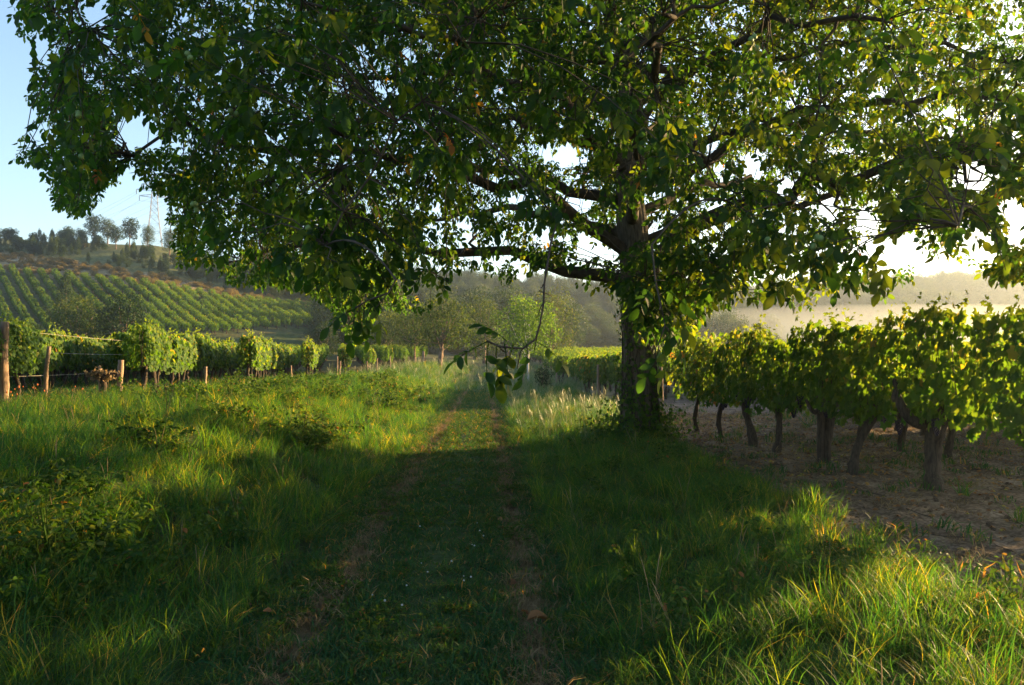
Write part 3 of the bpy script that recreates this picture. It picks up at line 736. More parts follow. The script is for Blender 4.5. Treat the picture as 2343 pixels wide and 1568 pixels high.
# hidden rows: keep as individuals only vines that the picture can show (not behind the second row of a block)
rank_v = np.where(inframe, np.hypot(VX, VY), 1e9)
show = []
lab_r = 'grape vine of the trellised rows growing from bare soil past the walnut trunk'
lab_l = 'grape vine of the trellised rows on the grassy field across the track from the walnut'
for q in np.argsort(rank_v):
    if len(show) >= 300 or rank_v[q] > 1e8: break
    show.append(q)
showset = set(int(q) for q in show)
spec_lab = {1: ('old grape vine with thick forked trunk and crooked bare arm', 0), 2: ('grape vine with slender trunk leaning away from the track, on bare soil', 1),
            3: ('grape vine with twin trunks and a stake pressed together', 2)}
def copy_vine(q):
    x, y, rz, blk, spn, k_row = vines[q]; d = math.hypot(x, y); z = soil_z(x, y) if (blk == 'right' and y < 33 and x < 16.5) else VZ[q]
    o = empty('grape_vine', (x, y, z), rz + (math.pi if random.random() < .5 and spn is None else 0), 1)
    s = random.uniform(.93, 1.06) * (1.075 if (blk == 'right' and k_row == 0) else 1); o.scale = (1, 1, s)
    near = d < 27
    t = link('trunk', random.choice(near_t if near else mid_t) if spn is None else (special_t.get(spn) or near_t[spn % 7]), o)
    f = tag(link('foliage', random.choice(near_f if near else mid_f) if spn is None else near_f[spn % 7], o), kind='stuff')
    if blk == 'right' and d < 17:
        for _ in range(random.randint(1, 3)):
            b = link('grape_bunch', grape_m, o); b.location = (random.uniform(-.5, .5), random.uniform(-.2, .2), random.uniform(.70, .92)); b.rotation_euler = (0, 0, random.uniform(0, 6))
    if spn in spec_lab: tag(o, spec_lab[spn][0], 'vine')
    else:
        ords = ['first', 'second', 'third', 'fourth', 'fifth', 'sixth', 'seventh', 'eighth', 'ninth', 'tenth', 'eleventh', 'twelfth']
        if blk == 'right':
            lb = 'leafy grape vine in the row on bare soil beside the walnut trunk' if k_row == 0 else ('leafy grape vine in the %s row beyond the walnut, counted across bare soil' % ords[k_row] if k_row < 11 else lab_r)
        elif k_row < 0: lb = 'shaded grape vine behind the row with the bare-wire gap'
        elif k_row == 0: lb = 'leafy grape vine in the row with the bare-wire gap and thick post'
        else: lb = 'leafy grape vine in the %s row after the bare-wire gap, on grassy ground' % ords[k_row - 1]
        tag(o, lb, 'vine', lb.replace('leafy grape vine', 'grape vines').replace('shaded grape vine', 'grape vines').replace('grape vine of', 'grape vines of'))
# the three characterful trunks nearest the verge
special_t = {}
def special_trunk(kind):
    g = Geo()
    if kind == 2:     # thick, fissured, a fat arm crooked to one side (row direction +X is away from the camera)
        z = np.linspace(-.15, .86, 16); f = np.clip(z / .86, 0, 1)
        g.tube(np.stack([.0 + .06 * np.sin(f * 3), .03 - .10 * f, z], -1), .088 * (1 + .3 * (1 - f) ** 4 + .5 * f ** 3) * (1 + .08 * rng.normal(size=16)), 14, jit=.28)
        k = np.linspace(0, 1, 9)
        g.tube(np.stack([.06 + .14 * k, -.07 + .50 * k * (1 - .15 * k), .80 - .10 * np.sin(k * 3.1) + .22 * k ** 3], -1), np.linspace(.075, .05, 9), 10, jit=.35)
        g.tube(np.stack([.2 + .02 * k, .36 + .02 * np.sin(k * 9), .98 + .22 * k], -1), np.linspace(.06, .02, 9), 8, jit=.4)
        g.tube(np.stack([.0 - .05 * k, -.07 - .34 * k, .82 - .03 * np.sin(k * 3) + .12 * k ** 2], -1), np.linspace(.09, .05, 9), 10, jit=.35)
    elif kind == 3:   # slender, leaning
        z = np.linspace(-.12, .9, 14); f = np.clip(z / .9, 0, 1)
        g.tube(np.stack([.04 * np.sin(f * 4), .22 - .34 * f + .03 * np.sin(f * 5), z], -1), .05 * (1 + .5 * (1 - f) ** 3 + .5 * f ** 5) * (1 + .08 * rng.normal(size=14)), 10, jit=.25)
        g.tube(np.stack([.05 + .0 * z, .25 + .02 * np.sin(z * 8), np.linspace(-.05, .13, 14)], -1), np.linspace(.03, .02, 14), 6)
    else:             # two stems pressed together
        z = np.linspace(-.12, .85, 14); f = np.clip(z / .85, 0, 1)
        g.tube(np.stack([.0 * f, .05 - .02 * f, np.linspace(-.12, 1.5, 14)], -1), .055, 9, jit=.2)
        g.tube(np.stack([.02 * f, -.05 - .14 * f ** 2, z], -1), .068 * (1 + .3 * f ** 3), 10, jit=.3)
        k = np.linspace(0, 1, 7)
        g.tube(np.stack([.02 * k, .06 + .2 * k, .74 - .06 * np.sin(k * 3) + .15 * k ** 2], -1), np.linspace(.04, .025, 7), 7, jit=.3)
    for q in range(5):
        x0 = rng.uniform(-.42, .42); k = np.linspace(0, 1, 5)
        g.tube(np.stack([x0 + .12 * k * rng.normal(), .06 * k * rng.normal(), .8 + k * 1.0], -1), np.linspace(.009, .005, 5), 4)
    return g.mesh('trunk', M['vbark'], True)
for kk in (1, 2, 3): special_t[kk] = special_trunk(kk + 1)
for q in show: copy_vine(int(q))

# ------------------------------------------------------------------ scattering (geometry-node copies for what nobody could count)
def proto_col(name, meshes):
    c = bpy.data.collections.new(name)
    for q, m_ in enumerate(meshes):
        c.objects.link(bpy.data.objects.new('%s_%02d' % (name, q), m_))
    return c
def scatter(name, P, rot, scl, idx, pc, label=None, parent=None):
    P = np.asarray(P, float)
    me = bpy.data.meshes.new(name); me.vertices.add(len(P)); me.vertices.foreach_set('co', P.astype(np.float32).ravel())
    a = me.attributes.new('rot', 'FLOAT_VECTOR', 'POINT'); a.data.foreach_set('vector', np.asarray(rot, np.float32).ravel())
    a = me.attributes.new('scl', 'FLOAT_VECTOR', 'POINT'); a.data.foreach_set('vector', np.asarray(scl, np.float32).ravel())
    a = me.attributes.new('idx', 'INT', 'POINT'); a.data.foreach_set('value', np.asarray(idx, np.int32))
    me.update()
    o = link(name, me, parent)
    ng = bpy.data.node_groups.new(name, 'GeometryNodeTree')
    ng.interface.new_socket('Geometry', in_out='INPUT', socket_type='NodeSocketGeometry'); ng.interface.new_socket('Geometry', in_out='OUTPUT', socket_type='NodeSocketGeometry')
    N = ng.nodes; gi, go = N.new('NodeGroupInput'), N.new('NodeGroupOutput')
    ip = N.new('GeometryNodeInstanceOnPoints'); ci = N.new('GeometryNodeCollectionInfo')
    ci.inputs['Collection'].default_value = pc; ci.inputs['Separate Children'].default_value = True; ci.inputs['Reset Children'].default_value = True
    def attr(nm, dt):
        n_ = N.new('GeometryNodeInputNamedAttribute'); n_.data_type = dt; n_.inputs['Name'].default_value = nm; return n_.outputs['Attribute']
    e2r = N.new('FunctionNodeEulerToRotation'); ng.links.new(attr('rot', 'FLOAT_VECTOR'), e2r.inputs[0])
    ip.inputs['Pick Instance'].default_value = True
    ng.links.new(gi.outputs[0], ip.inputs['Points']); ng.links.new(ci.outputs[0], ip.inputs['Instance']); ng.links.new(attr('idx', 'INT'), ip.inputs['Instance Index'])
    ng.links.new(e2r.outputs[0], ip.inputs['Rotation']); ng.links.new(attr('scl', 'FLOAT_VECTOR'), ip.inputs['Scale']); ng.links.new(ip.outputs[0], go.inputs[0])
    md = o.modifiers.new('scatter', 'NODES'); md.node_group = ng
    return tag(o, label, None, kind='stuff')
def scl3(s): s = np.asarray(s, float); return np.stack([s, s, s], -1) if s.ndim == 1 else s
# the vines past the nearest 300
def joined(fol, trk, name):
    """one mesh of foliage + trunk for far copies"""
    g = []
    me = bpy.data.meshes.new(name)
    a = np.zeros(len(fol.vertices) * 3, np.float32); fol.vertices.foreach_get('co', a); b = np.zeros(len(trk.vertices) * 3, np.float32); trk.vertices.foreach_get('co', b)
    na = len(fol.vertices)
    pf = [tuple(p.vertices) for p in fol.polygons]; pt = [tuple(v + na for v in p.vertices) for p in trk.polygons]
    me.from_pydata(np.concatenate([a, b]).reshape(-1, 3).tolist(), [], pf + pt)
    tv = np.zeros(na, np.float32); fol.attributes['tint'].data.foreach_get('value', tv)
    at_ = me.attributes.new('tint', 'FLOAT', 'POINT'); at_.data.foreach_set('value', np.concatenate([tv, np.full(len(trk.vertices), .5, np.float32)]))
    me.materials.append(M['vine']); me.materials.append(M['vbark'])
    me.polygons.foreach_set('material_index', np.array([0] * len(pf) + [1] * len(pt), np.int32)); return me
lt = [vine_trunk(40 + s, .055, .08 * (s - 1), sides=4, arms=False, canes=False) for s in range(3)]
pc_mid = proto_col('vine_mid', [joined(mid_f[s], mid_t[s % 4], 'vine_mid') for s in range(6)])
pc_far = proto_col('vine_far', [joined(far_f[s], lt[s % 3], 'vine_far') for s in range(4)])
oth = np.array([q for q in range(len(vines)) if q not in showset])
oth = oth[(VPX[oth] > -700) & (VPX[oth] < 4600)]
dv = np.hypot(VX[oth], VY[oth])
for blk, lb in (('right', 'further rows of grape vines stretching across the flat field'), ('left', 'further rows of grape vines between the near rows and the hill')):
    bs = np.array([vines[q][3] == blk for q in oth])
    for nm, pc, sel, npv in (('vine_rows', pc_mid, bs & (dv < 62), 6), ('distant_vine_rows', pc_far, bs & (dv >= 62), 4)):
        s_ = oth[sel]
        if len(s_) == 0: continue
        rz = np.array([vines[q][2] for q in s_]); n_ = len(s_)
        scatter(nm, np.stack([VX[s_], VY[s_], VZ[s_]], -1), np.stack([0 * rz, 0 * rz, rz + np.pi * (rng.random(n_) < .5)], -1),
                np.stack([np.full(n_, 1.04), np.full(n_, 1.), rng.uniform(.94, 1.05, n_)], -1), rng.integers(0, npv, n_), pc, lb if nm == 'vine_rows' else lb.replace('further', 'farthest'))
# vineyard on the hill slope: rows climb away to the left
rd = np.array([-math.sin(R(38)), math.cos(R(38))]); rn = np.array([rd[1], -rd[0]])
ca, cb = np.meshgrid(np.arange(-60, 260, 1.25), np.arange(-170, 120, 2.3))
sx = ca * rd[0] + cb * rn[0]; sy = ca * rd[1] + cb * rn[1]
sx = (sx + rng.normal(size=sx.shape) * .08).ravel(); sy = (sy + rng.normal(size=sy.shape) * .08).ravel()
kk = (sy > 70) & (sy < 235); sx, sy = sx[kk], sy[kk]
kk = (slope_zone(sx, sy) == 1) & (rng.random(len(sx)) > .05); sx, sy = sx[kk], sy[kk]
kk = (CX + FP * sx / sy > -150); sx, sy = sx[kk], sy[kk]
n_ = len(sx)
scatter('hillside_vines', np.stack([sx, sy, ground_z(sx, sy)], -1), np.stack([np.zeros(n_), np.zeros(n_), np.full(n_, math.atan2(rd[1], rd[0]))], -1),
        np.stack([np.ones(n_), np.full(n_, 1.7), rng.uniform(.85, 1.1, n_)], -1), rng.integers(0, 4, n_), pc_far, 'rows of grape vines climbing the sunlit hillside')

# ------------------------------------------------------------------ trellis posts and wires
def post_mesh(h, r_, seed, lean=0):
    rs = np.random.default_rng(seed); g = Geo(); z = np.linspace(-.25, h, 14)
    g.tube(np.stack([lean * z / h + .012 * np.sin(z * 3 + seed), .008 * np.sin(z * 4 + seed), z], -1), r_ * (1 + .06 * rs.normal(size=14)) * np.linspace(1.12, .92, 14), 10, jit=.16)
    return g.mesh('vineyard_post', M['post'], False)
def post(px, d, h, r_, label, seed, lean=0, group=None, rz=0):
    x = px2x(px, d); o = link('vineyard_post', post_mesh(h, r_, seed, lean), loc=(x, d, gz(x, d))); o.rotation_euler = (0, 0, rz)
    return tag(o, label, 'post', group)
post(9, 17.2, 1.84, .095, 'thick weathered split-wood end post beside a lit vine', 1)
post(103, 19.6, 1.36, .05, 'thin leaning post standing in the gap with bare wires', 2, .10)
post(231, 21.4, .78, .05, 'short stake standing behind the cut-back vine stump', 3)
post(276, 21.3, 1.0, .075, 'squared pale stake at the foot of the leafy row end', 4)
post(470, 29.6, .8, .06, 'short stake with tied wire before the second row end', 5)
post(2125, 10.6, 1.5, .055, 'pale post behind the old forked vine', 6)
lab_p = 'small grey stake at the end of a vine row on the grassy field'
for q, (px, d, h) in enumerate([(668, 41.5, .8), (771, 47.5, 1.3), (776, 47.7, 1.0), (841, 55, 1.0), (893, 63, 1.3), (861, 57.5, 1.2), (948, 82, 1.2)]):
    post(px, d, h, .05, lab_p, 10 + q, .06 * (q % 3 - 1), 'stakes at the left row ends')
post(968, 84, 1.35, .15, 'stout pale post standing alone by the leaning orchard tree', 30)
lab_q = 'slim grey post ending a vine row on the field behind the walnut trunk'
for q, (px, d, h) in enumerate([(1369, 33.5, 1.45), (1273, 50, 1.35), (1197, 52, 1.0), (1513, 24, 1.4), (1410, 66, 1.4)]):
    post(px, d, h, .055, lab_q, 40 + q, .03 * (q % 3 - 1), 'posts along the right row ends')
def wire(pts, label, group='trellis wires', r_=.004):
    g = Geo(); g.tube(pts, r_, 5); return tag(link('trellis_wire', g.mesh('trellis_wire', M['wire'])), label, 'wire', group)
def rowpt(k, y, h): x = -10.6 - .2235 * (y - (13 + 9.15 * k)); return np.array([x, y, gz(x, y) + h])
for h, lb in ((.62, 'lowest bare wire stretched across the gap in the vine row'), (1.22, 'middle bare wire stretched across the gap in the vine row'), (1.72, 'top bare wire stretched across the gap in the vine row')):
    ys_ = np.linspace(16.6, 29.5, 16); pts = np.array([rowpt(0, y, h) for y in ys_]); pts[:, 2] = np.linspace(pts[0, 2], pts[-1, 2], 16) - .03 * np.sin(np.linspace(0, np.pi, 16))
    wire(pts, lb, None)
for h in (.75, 1.15):
    pts = np.array([[rowx(1, y), y, gz(rowx(1, y), y) + h] for y in np.linspace(21, 33.5, 8)])
    wire(pts, 'wire running to the slim post behind the walnut trunk', 'wires behind the walnut trunk')
# the cut-back vine stump
st_ = empty('vine_stump', (px2x(233, 21.0), 21.0, gz(px2x(233, 21), 21.0))); tag(st_, 'dead cut-back vine stump with a mat of dry leaves on its head', 'vine')
g = Geo(); z = np.linspace(-.1, .62, 12); g.tube(np.stack([.05 * np.sin(z * 5), .03 * np.sin(z * 7), z], -1), np.linspace(.09, .07, 12), 9, jit=.35)
for s in (-1, 1):
    k_ = np.linspace(0, 1, 6); g.tube(np.stack([s * .4 * k_, .05 * k_, .58 + .08 * k_], -1), np.linspace(.05, .02, 6), 6, jit=.3)
link('trunk', g.mesh('trunk', M['vbark']), st_)
P = np.stack([rng.normal(size=160) * .2, rng.normal(size=160) * .1, .62 + .07 * rng.normal(size=160)], -1)
V, F3, F4 = inst(VLs, P, frames(rand_dir(160), rand_dir(160)), rng.uniform(.05, .11, 160)); g = Geo(); g.addm(V, F3, F4, np.repeat(rng.random(160) * .8, len(VLs[0])))
tag(link('dry_leaves', g.mesh('dry_leaves', M['straw']), st_), kind='stuff')

# ------------------------------------------------------------------ trees of the middle distance and the hills
def tree_meshes(seed, H, Wd, trunk_h, trunk_r, n, size, mat, lobes=11, lean=0, cone=0.0, bark='tbark', low=.0):
    r = np.random.default_rng(seed); g = Geo(); gl = Geo()
    ch = H - trunk_h; cz = trunk_h + ch * .5
    LB = []
    for q in range(lobes):
        a = q * ga + seed; f = (q + .5) / lobes; zz_ = trunk_h + ch * (.12 + .78 * f)
        k = math.sin(min(1, .18 + f * .9) * 2.6) ** .8 if cone == 0 else (1 - f) ** .7 * .95 + .1
        rad_ = Wd * .5 * k * r.uniform(.35, .72); LB.append((np.array([lean * .6 + rad_ * math.cos(a), rad_ * math.sin(a), zz_]), Wd * r.uniform(.17, .27) * (.75 + .4 * k), ch * r.uniform(.13, .21)))
    LB.append((np.array([lean * .5, 0, cz]), Wd * .30, ch * .36))
    top = np.array([lean, 0, trunk_h + ch * .55]); k_ = np.linspace(0, 1, 8)
    tp = np.stack([lean * k_ ** 1.3 + .05 * np.sin(k_ * 6 + seed), .05 * np.sin(k_ * 5 + seed), -.3 + (top[2] + .3) * k_], -1)
    g.tube(tp, trunk_r * np.linspace(1.25, .35, 8), 8, jit=.12)
    for c, a, b in LB:
        i0 = 3 + int(2 * r.random()); g.tube(bez(tp[i0], tp[i0] * .5 + c * .5 + np.array([0, 0, -.05 * H]), c, 6), np.linspace(trunk_r * .42, trunk_r * .1, 6), 5)
    P, Nn = [], []
    for c, a, b in LB:
        m_ = int(n / len(LB)); dd = norm(r.normal(size=(m_, 3))); rr_ = (.55 + .5 * r.random(m_) ** .6) * (1 + .28 * (noise3(dd * 3 + c, .9) - .5) * 2)
        P.append(c + dd * np.array([a, a, b])[None] * rr_[:, None]); Nn.append(norm(dd + .8 * r.normal(size=(m_, 3))))
    P = np.concatenate(P); Nn = np.concatenate(Nn); kz = P[:, 2] > low + .05; P, Nn = P[kz], Nn[kz]; m_ = len(P)
    D = norm(np.cross(Nn, norm(r.normal(size=(m_, 3)))) + np.array([0, 0, -.35]))
    V, F3, F4 = inst(L_LOW, P, frames(D, Nn), size * r.uniform(.6, 1.3, m_))
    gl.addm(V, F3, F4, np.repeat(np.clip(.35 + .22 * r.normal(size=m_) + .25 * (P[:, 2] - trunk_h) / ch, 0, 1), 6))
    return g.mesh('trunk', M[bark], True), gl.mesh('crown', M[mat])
def put_tree(name, px, d, tm, label, cat='tree', group=None, s=1, rz=0, x=None, sink=.1):
    x = px2x(px, d) if x is None else x
    o = empty(name, (x, d, gz(x, d) - sink * .3), rz, s); link('trunk', tm[0], o); tag(link('crown', tm[1], o), kind='stuff'); return tag(o, label, cat, group)
T_orch = tree_meshes(1, 6.6, 7.2, 1.7, .20, 5200, .20, 'tree_olive', 13, .75)
T_orch2 = tree_meshes(2, 6.2, 8.0, 1.8, .24, 5200, .20, 'tree_olive', 13, .2)
T_bright = tree_meshes(3, 6.4, 5.2, 1.9, .075, 4200, .19, 'tree_green', 12, 0, 0, 'tube')
T_grey = tree_meshes(4, 8.5, 6.0, .9, .2, 5200, .20, 'tree_olive', 14)
T_dark = tree_meshes(5, 7.4, 6.2, .5, .25, 6500, .24, 'tree_dark', 15, low=.1)
T_bush = tree_meshes(6, 7.2, 7.0, .3, .25, 6500, .22, 'tree_olive', 15, low=.1)
T_oak = tree_meshes(7, 11, 9, 1.6, .3, 5200, .34, 'tree_dark', 14)
T_oak2 = tree_meshes(8, 12.5, 8.5, 2.0, .3, 5200, .34, 'tree_far', 14)
T_ridge = tree_meshes(9, 8.5, 5.5, 2.4, .16, 3000, .32, 'tree_dark', 9)
T_slim = tree_meshes(10, 9, 3.6, .8, .14, 2600, .28, 'tree_far', 10, cone=1)
T_scr = tree_meshes(11, 3.2, 3.6, .2, .08, 1200, .22, 'tree_far', 8, low=.05)
T_dry = tree_meshes(12, 1.6, 2.6, .1, .05, 700, .18, 'scrub', 7, low=.02)
T_shrub = tree_meshes(13, 1.35, 1.2, .1, .04, 1500, .075, 'tree_dark', 8, low=.03)
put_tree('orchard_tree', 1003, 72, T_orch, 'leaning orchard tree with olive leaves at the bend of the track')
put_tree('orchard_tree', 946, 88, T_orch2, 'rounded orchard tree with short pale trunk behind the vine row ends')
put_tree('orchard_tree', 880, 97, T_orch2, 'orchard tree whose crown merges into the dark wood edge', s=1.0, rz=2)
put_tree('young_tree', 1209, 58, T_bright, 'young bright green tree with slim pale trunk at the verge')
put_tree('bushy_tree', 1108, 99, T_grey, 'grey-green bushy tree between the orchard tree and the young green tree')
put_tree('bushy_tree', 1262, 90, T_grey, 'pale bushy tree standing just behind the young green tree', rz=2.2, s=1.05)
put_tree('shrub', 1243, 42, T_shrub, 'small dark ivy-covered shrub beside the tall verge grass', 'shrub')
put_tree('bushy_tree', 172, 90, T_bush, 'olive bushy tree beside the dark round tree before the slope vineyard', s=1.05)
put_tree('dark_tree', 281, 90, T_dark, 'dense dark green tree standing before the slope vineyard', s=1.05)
put_tree('slim_tree', 148, 132, T_slim, 'slim pale tree growing in the slope vineyard', s=1.0)
lab_b = 'low dark thicket bush at the foot of the vine slope'
for px, d, s in ((20, 92, .62), (75, 94, .6), (120, 92, .5), (232, 97, .5), (334, 93, .4)):
    put_tree('thicket_bush', px, d, T_dark, lab_b, 'bush', 'bushes below the slope vineyard', s, px * .1)
put_tree('dark_bush', 742, 112, T_dark, 'dark round bush where the dirt path leaves the slope', 'bush', s=.75)
put_tree('dark_bush', 800, 118, T_dark, 'large dark bush at the shaded wood edge behind the vine rows', 'bush', s=1.15, rz=1)
lab_w = 'tall leafy tree at the edge of the wood below the hill'
for q, (px, d, s) in enumerate([(770, 138, .95), (850, 132, 1.0), (930, 136, 1.05), (1010, 140, 1.05), (1085, 134, 1.1), (1160, 142, 1.1), (1230, 138, 1.05), (1300, 150, .95)]):
    put_tree('wood_edge_tree', px, d, (T_oak, T_oak2)[q % 2], lab_w, 'tree', 'trees along the wood edge', s, q * 1.3)
lab_k = 'tree standing on the ridge near the pylon'
for q, (px, d, s) in enumerate([(212, 214, 1.0), (243, 216, .8), (293, 212, .95), (262, 205, .75), (335, 212, .7), (150, 216, .55), (182, 210, .55), (385, 206, .8), (430, 200, .9)]):
    put_tree('ridge_tree', px, d, (T_ridge, T_oak2, T_ridge)[q % 3], lab_k, 'tree', 'trees on the ridge', s * (.72 if q % 3 == 1 else 1), q * 2.1)
lab_m = 'pale tree in the mist at the far edge of the flat field'
for q, (px, d, s) in enumerate([(1600, 196, .9), (1640, 192, 1.0), (1690, 190, .85), (1735, 194, .8), (1560, 200, 1.0), (1775, 196, .55), (1660, 205, 1.1)]):
    put_tree('misty_tree', px, d, (T_oak2, T_oak)[q % 2], lab_m, 'tree', 'trees in the mist', s, q * 1.7)
# woods and scrub: reads as one mass
def wood(name, n, cond, protos, label, smin, smax, xr, yr):
    x = rng.uniform(*xr, 20 * n); y = rng.uniform(*yr, 20 * n); k = cond(x, y); x, y = x[k][:n], y[k][:n]; m_ = len(x)
    if m_ == 0: return
    big = 1 if 'wood' in name else .2
    pc = proto_col(name, protos); s = rng.uniform(smin, smax, m_)
    scatter(name, np.stack([x, y, ground_z(x, y) - 1.9 * s * big], -1), np.stack([np.zeros(m_), np.zeros(m_), rng.uniform(0, 6.28, m_)], -1), scl3(s), rng.integers(0, len(protos), m_), pc, label)
wood('hillside_wood', 800, lambda x, y: (slope_zone(x, y) == 3) & (hill_t(x, y)[0] > (.12 if True else 0)) & (hill_t(x, y)[0] < 1.05) & (hill_t(x, y)[1] > 560) & (hill_t(x, y)[1] < 1460), [T_oak[1], T_oak2[1], T_grey[1]], 'dark wood covering the hill behind the orchard trees', .55, .95, (-110, 65), (115, 330))
wood('far_hill_wood', 1300, lambda x, y: (hill_t(x, y)[1] > 1440) & (hill_t(x, y)[1] < 3300) & (hill_t(x, y)[0] > .16 + .5 * (fbm(x * .03 + 4, y * .012, 3) - .2)) & (hill_t(x, y)[0] < 1.15) & (vnoise(x * .03, y * .03) > .22), [T_oak[1], T_oak2[1]], 'hazy wood on the far hill in the sun glow', .6, 1.05, (10, 480), (200, 430))
wood('ridge_scrub', 330, lambda x, y: (slope_zone(x, y) == 3) & (hill_t(x, y)[0] < .9) & (hill_t(x, y)[1] < 560) & (hill_t(x, y)[1] > -300) & (vnoise(x * .08, y * .08) > .4), [T_scr[1], T_slim[1], T_ridge[1]], 'green scrub and saplings along the top of the hill', .3, .55, (-190, -40), (130, 232))
wood('dry_scrub', 700, lambda x, y: (slope_zone(x, y) == 2) & (vnoise(x * .12, y * .12) > .3), [T_dry[1]], 'dry brown scrub on the bank above the slope vineyard', .4, 1.0, (-190, -20), (110, 225))
wood('brown_verge_scrub', 260, lambda x, y: (CX + FP * x / y > 1280) & (CX + FP * x / y < 1560) & (y > 172) & (y < 180), [T_dry[1]], 'strip of dry reddish brush beyond the flat vineyard', .7, 1.3, (8, 60), (170, 182))
# ------------------------------------------------------------------ pylon, power lines, reservoir
pd = 238.; pxx_ = px2x(349, pd); pz = gz(pxx_, pd); py_ = empty('pylon', (pxx_, pd, pz), .35); tag(py_, 'lattice steel electricity pylon on the hilltop', 'pylon')
Hp = CAM_Z + (HY - 418) / FP * pd - pz
def half(z): return np.interp(z / Hp, [0, .55, .8, 1], [2.6, 1.15, .85, .5])
cor = [(-1, -1), (1, -1), (1, 1), (-1, 1)]
for c in cor:
    g = Geo(); zs_ = np.linspace(-1, Hp, 12); g.tube(np.stack([c[0] * half(zs_), c[1] * half(zs_), zs_], -1), .06, 5); link('leg', g.mesh('leg', M['steel']), py_)
g = Geo(); lv = np.array([0, .16, .3, .42, .53, .63, .72, .8, .87, .93, .98]) * Hp
for a, b in zip(lv[:-1], lv[1:]):
    for q in range(4):
        c, e = cor[q], cor[(q + 1) % 4]
        P_ = lambda cc, zz_: np.array([cc[0] * half(zz_), cc[1] * half(zz_), zz_])
        for p, s in ((P_(c, a), P_(e, b)), (P_(e, a), P_(c, b)), (P_(c, b), P_(e, b))): g.tube(np.array([p, s]), .032, 4, cap=False)
link('bracing', g.mesh('bracing', M['steel']), py_)
arms_at = []
for zf, ln in ((.80, 4.2), (.89, 5.0), (.97, 3.6)):
    for s in (-1, 1):
        g = Geo(); z = zf * Hp; h_ = half(z)
        g.tube(np.array([[s * h_, 0, z], [s * ln, 0, z + .25]]), .08, 4); g.tube(np.array([[s * h_, 0, z + .9], [s * ln, 0, z + .25]]), .07, 4)
        for t_ in (.35, .7): g.tube(np.array([[s * (h_ + (ln - h_) * t_), 0, z + .25 * t_], [s * (h_ + (ln - h_) * t_), 0, z + .9 - .65 * t_]]), .05, 4)
        arm = link('cross_arm', g.mesh('cross_arm', M['steel']), py_)
        gi_ = Geo(); gi_.tube(np.stack([np.full(9, s * ln), np.zeros(9), z + .25 - np.linspace(0, 1.5, 9)], -1), .07 * (1 + .8 * (np.arange(9) % 2)), 6)
        ins = link('insulator', gi_.mesh('insulator', M['steel']), arm)
        arms_at.append(np.array([s * ln, 0, z - 1.2]))
bpy.context.view_layer.update()
for q, a in enumerate(arms_at):
    p0 = np.array(py_.matrix_world @ Vector(a))
    for e_px, e_py, e_d, sg in ((40 - 30 * (q // 2), 588 - 8 * (q // 2), 430., 9.), (1500, 520, 420., 9.)):
        p1 = at(e_px, e_py, e_d) + np.array([0, 0, 0]); t_ = np.linspace(0, 1, 24)[:, None]
        pts = p0 * (1 - t_) + p1 * t_; pts[:, 2] -= (4 * t_ * (1 - t_))[:, 0] * sg * .3
        g = Geo(); g.tube(pts, .028, 4); tag(link('power_line', g.mesh('power_line', M['steel'])), 'thin power cable hanging from the hilltop pylon', 'cable', 'power cables of the pylon')
rx, ry = px2x(178, 208), 208.
g = Geo(); nseg = 18; a_ = np.linspace(0, 2 * np.pi, nseg, endpoint=False)
o = empty('water_tank', (rx, ry, gz(rx, ry))); tag(o, 'low round ochre water tank among the ridge trees', 'tank')
g.tube(np.array([[0, 0, -1.], [0, 0, 1.3]]), np.array([1.7, 1.7]), 22); link('wall', g.mesh('wall', M['tank']), o)
g = Geo(); g.tube(np.array([[0, 0, 1.3], [0, 0, 1.45]]), np.array([1.85, 1.8]), 22); link('roof', g.mesh('roof', M['tank']), o)

# ------------------------------------------------------------------ grass, weeds, litter
def clump(seed, nb, h, spread, width, bend, mat, segs=3, tint=(.1, .8), lean=.35, dry=.03, seed_heads=0):
    r = np.random.default_rng(seed); g = Geo()
    for q in range(nb):
        a = r.uniform(0, 6.28); ro = spread * math.sqrt(r.random()); b0 = np.array([ro * math.cos(a), ro * math.sin(a), 0])
        d = r.uniform(0, 6.28); hh = h * r.uniform(.5, 1.15); k = np.linspace(0, 1, segs + 1); bd = bend * r.uniform(.4, 1.5) * hh; ln = lean * r.uniform(-.3, 1) * hh
        o = np.array([math.cos(d), math.sin(d), 0]); c = b0 + o * (ln * k + bd * k ** 2.4)[:, None] + np.array([0, 0, 1]) * (hh * (k - .42 * bend * k ** 3 * r.uniform(.6, 1.4)))[:, None]
        sd_ = np.array([-math.sin(d), math.cos(d), 0]); tw = r.uniform(-.8, .8); sd_ = sd_ * math.cos(tw) + o * math.sin(tw)
        wv = width * r.uniform(.6, 1.3) * np.array([.8, 1, .75, .5, .3][:segs] + [0])
        V = np.concatenate([c[:-1] - sd_ * wv[:-1, None], c[:-1] + sd_ * wv[:-1, None], c[-1:]]); n_ = segs
        F4 = [[s, s + n_, s + n_ + 1, s + 1] for s in range(n_ - 1)]; F3 = [[n_ - 1, 2 * n_ - 1, 2 * n_]]
        g.addm(V, F3, F4, np.clip(r.uniform(*tint) if r.random() > dry else .98, 0, 1) + np.linspace(-.05, .12, n_).tolist().__len__() * 0)
    for q in range(seed_heads):
        a = r.uniform(0, 6.28); hh = h * r.uniform(1.2, 1.7); o = np.array([math.cos(a), math.sin(a), 0]) * r.uniform(.05, .25)
        k = np.linspace(0, 1, 7)[:, None]; pts = o * (k ** 2) * hh + np.array([0, 0, 1]) * hh * (k - .12 * k ** 3)
        g.tube(pts, np.array([.0016, .0016, .0015, .0014, .004, .005, .001]) * (width / .004), 3, .97, cap=False)
    return g.mesh('grass', M[mat])
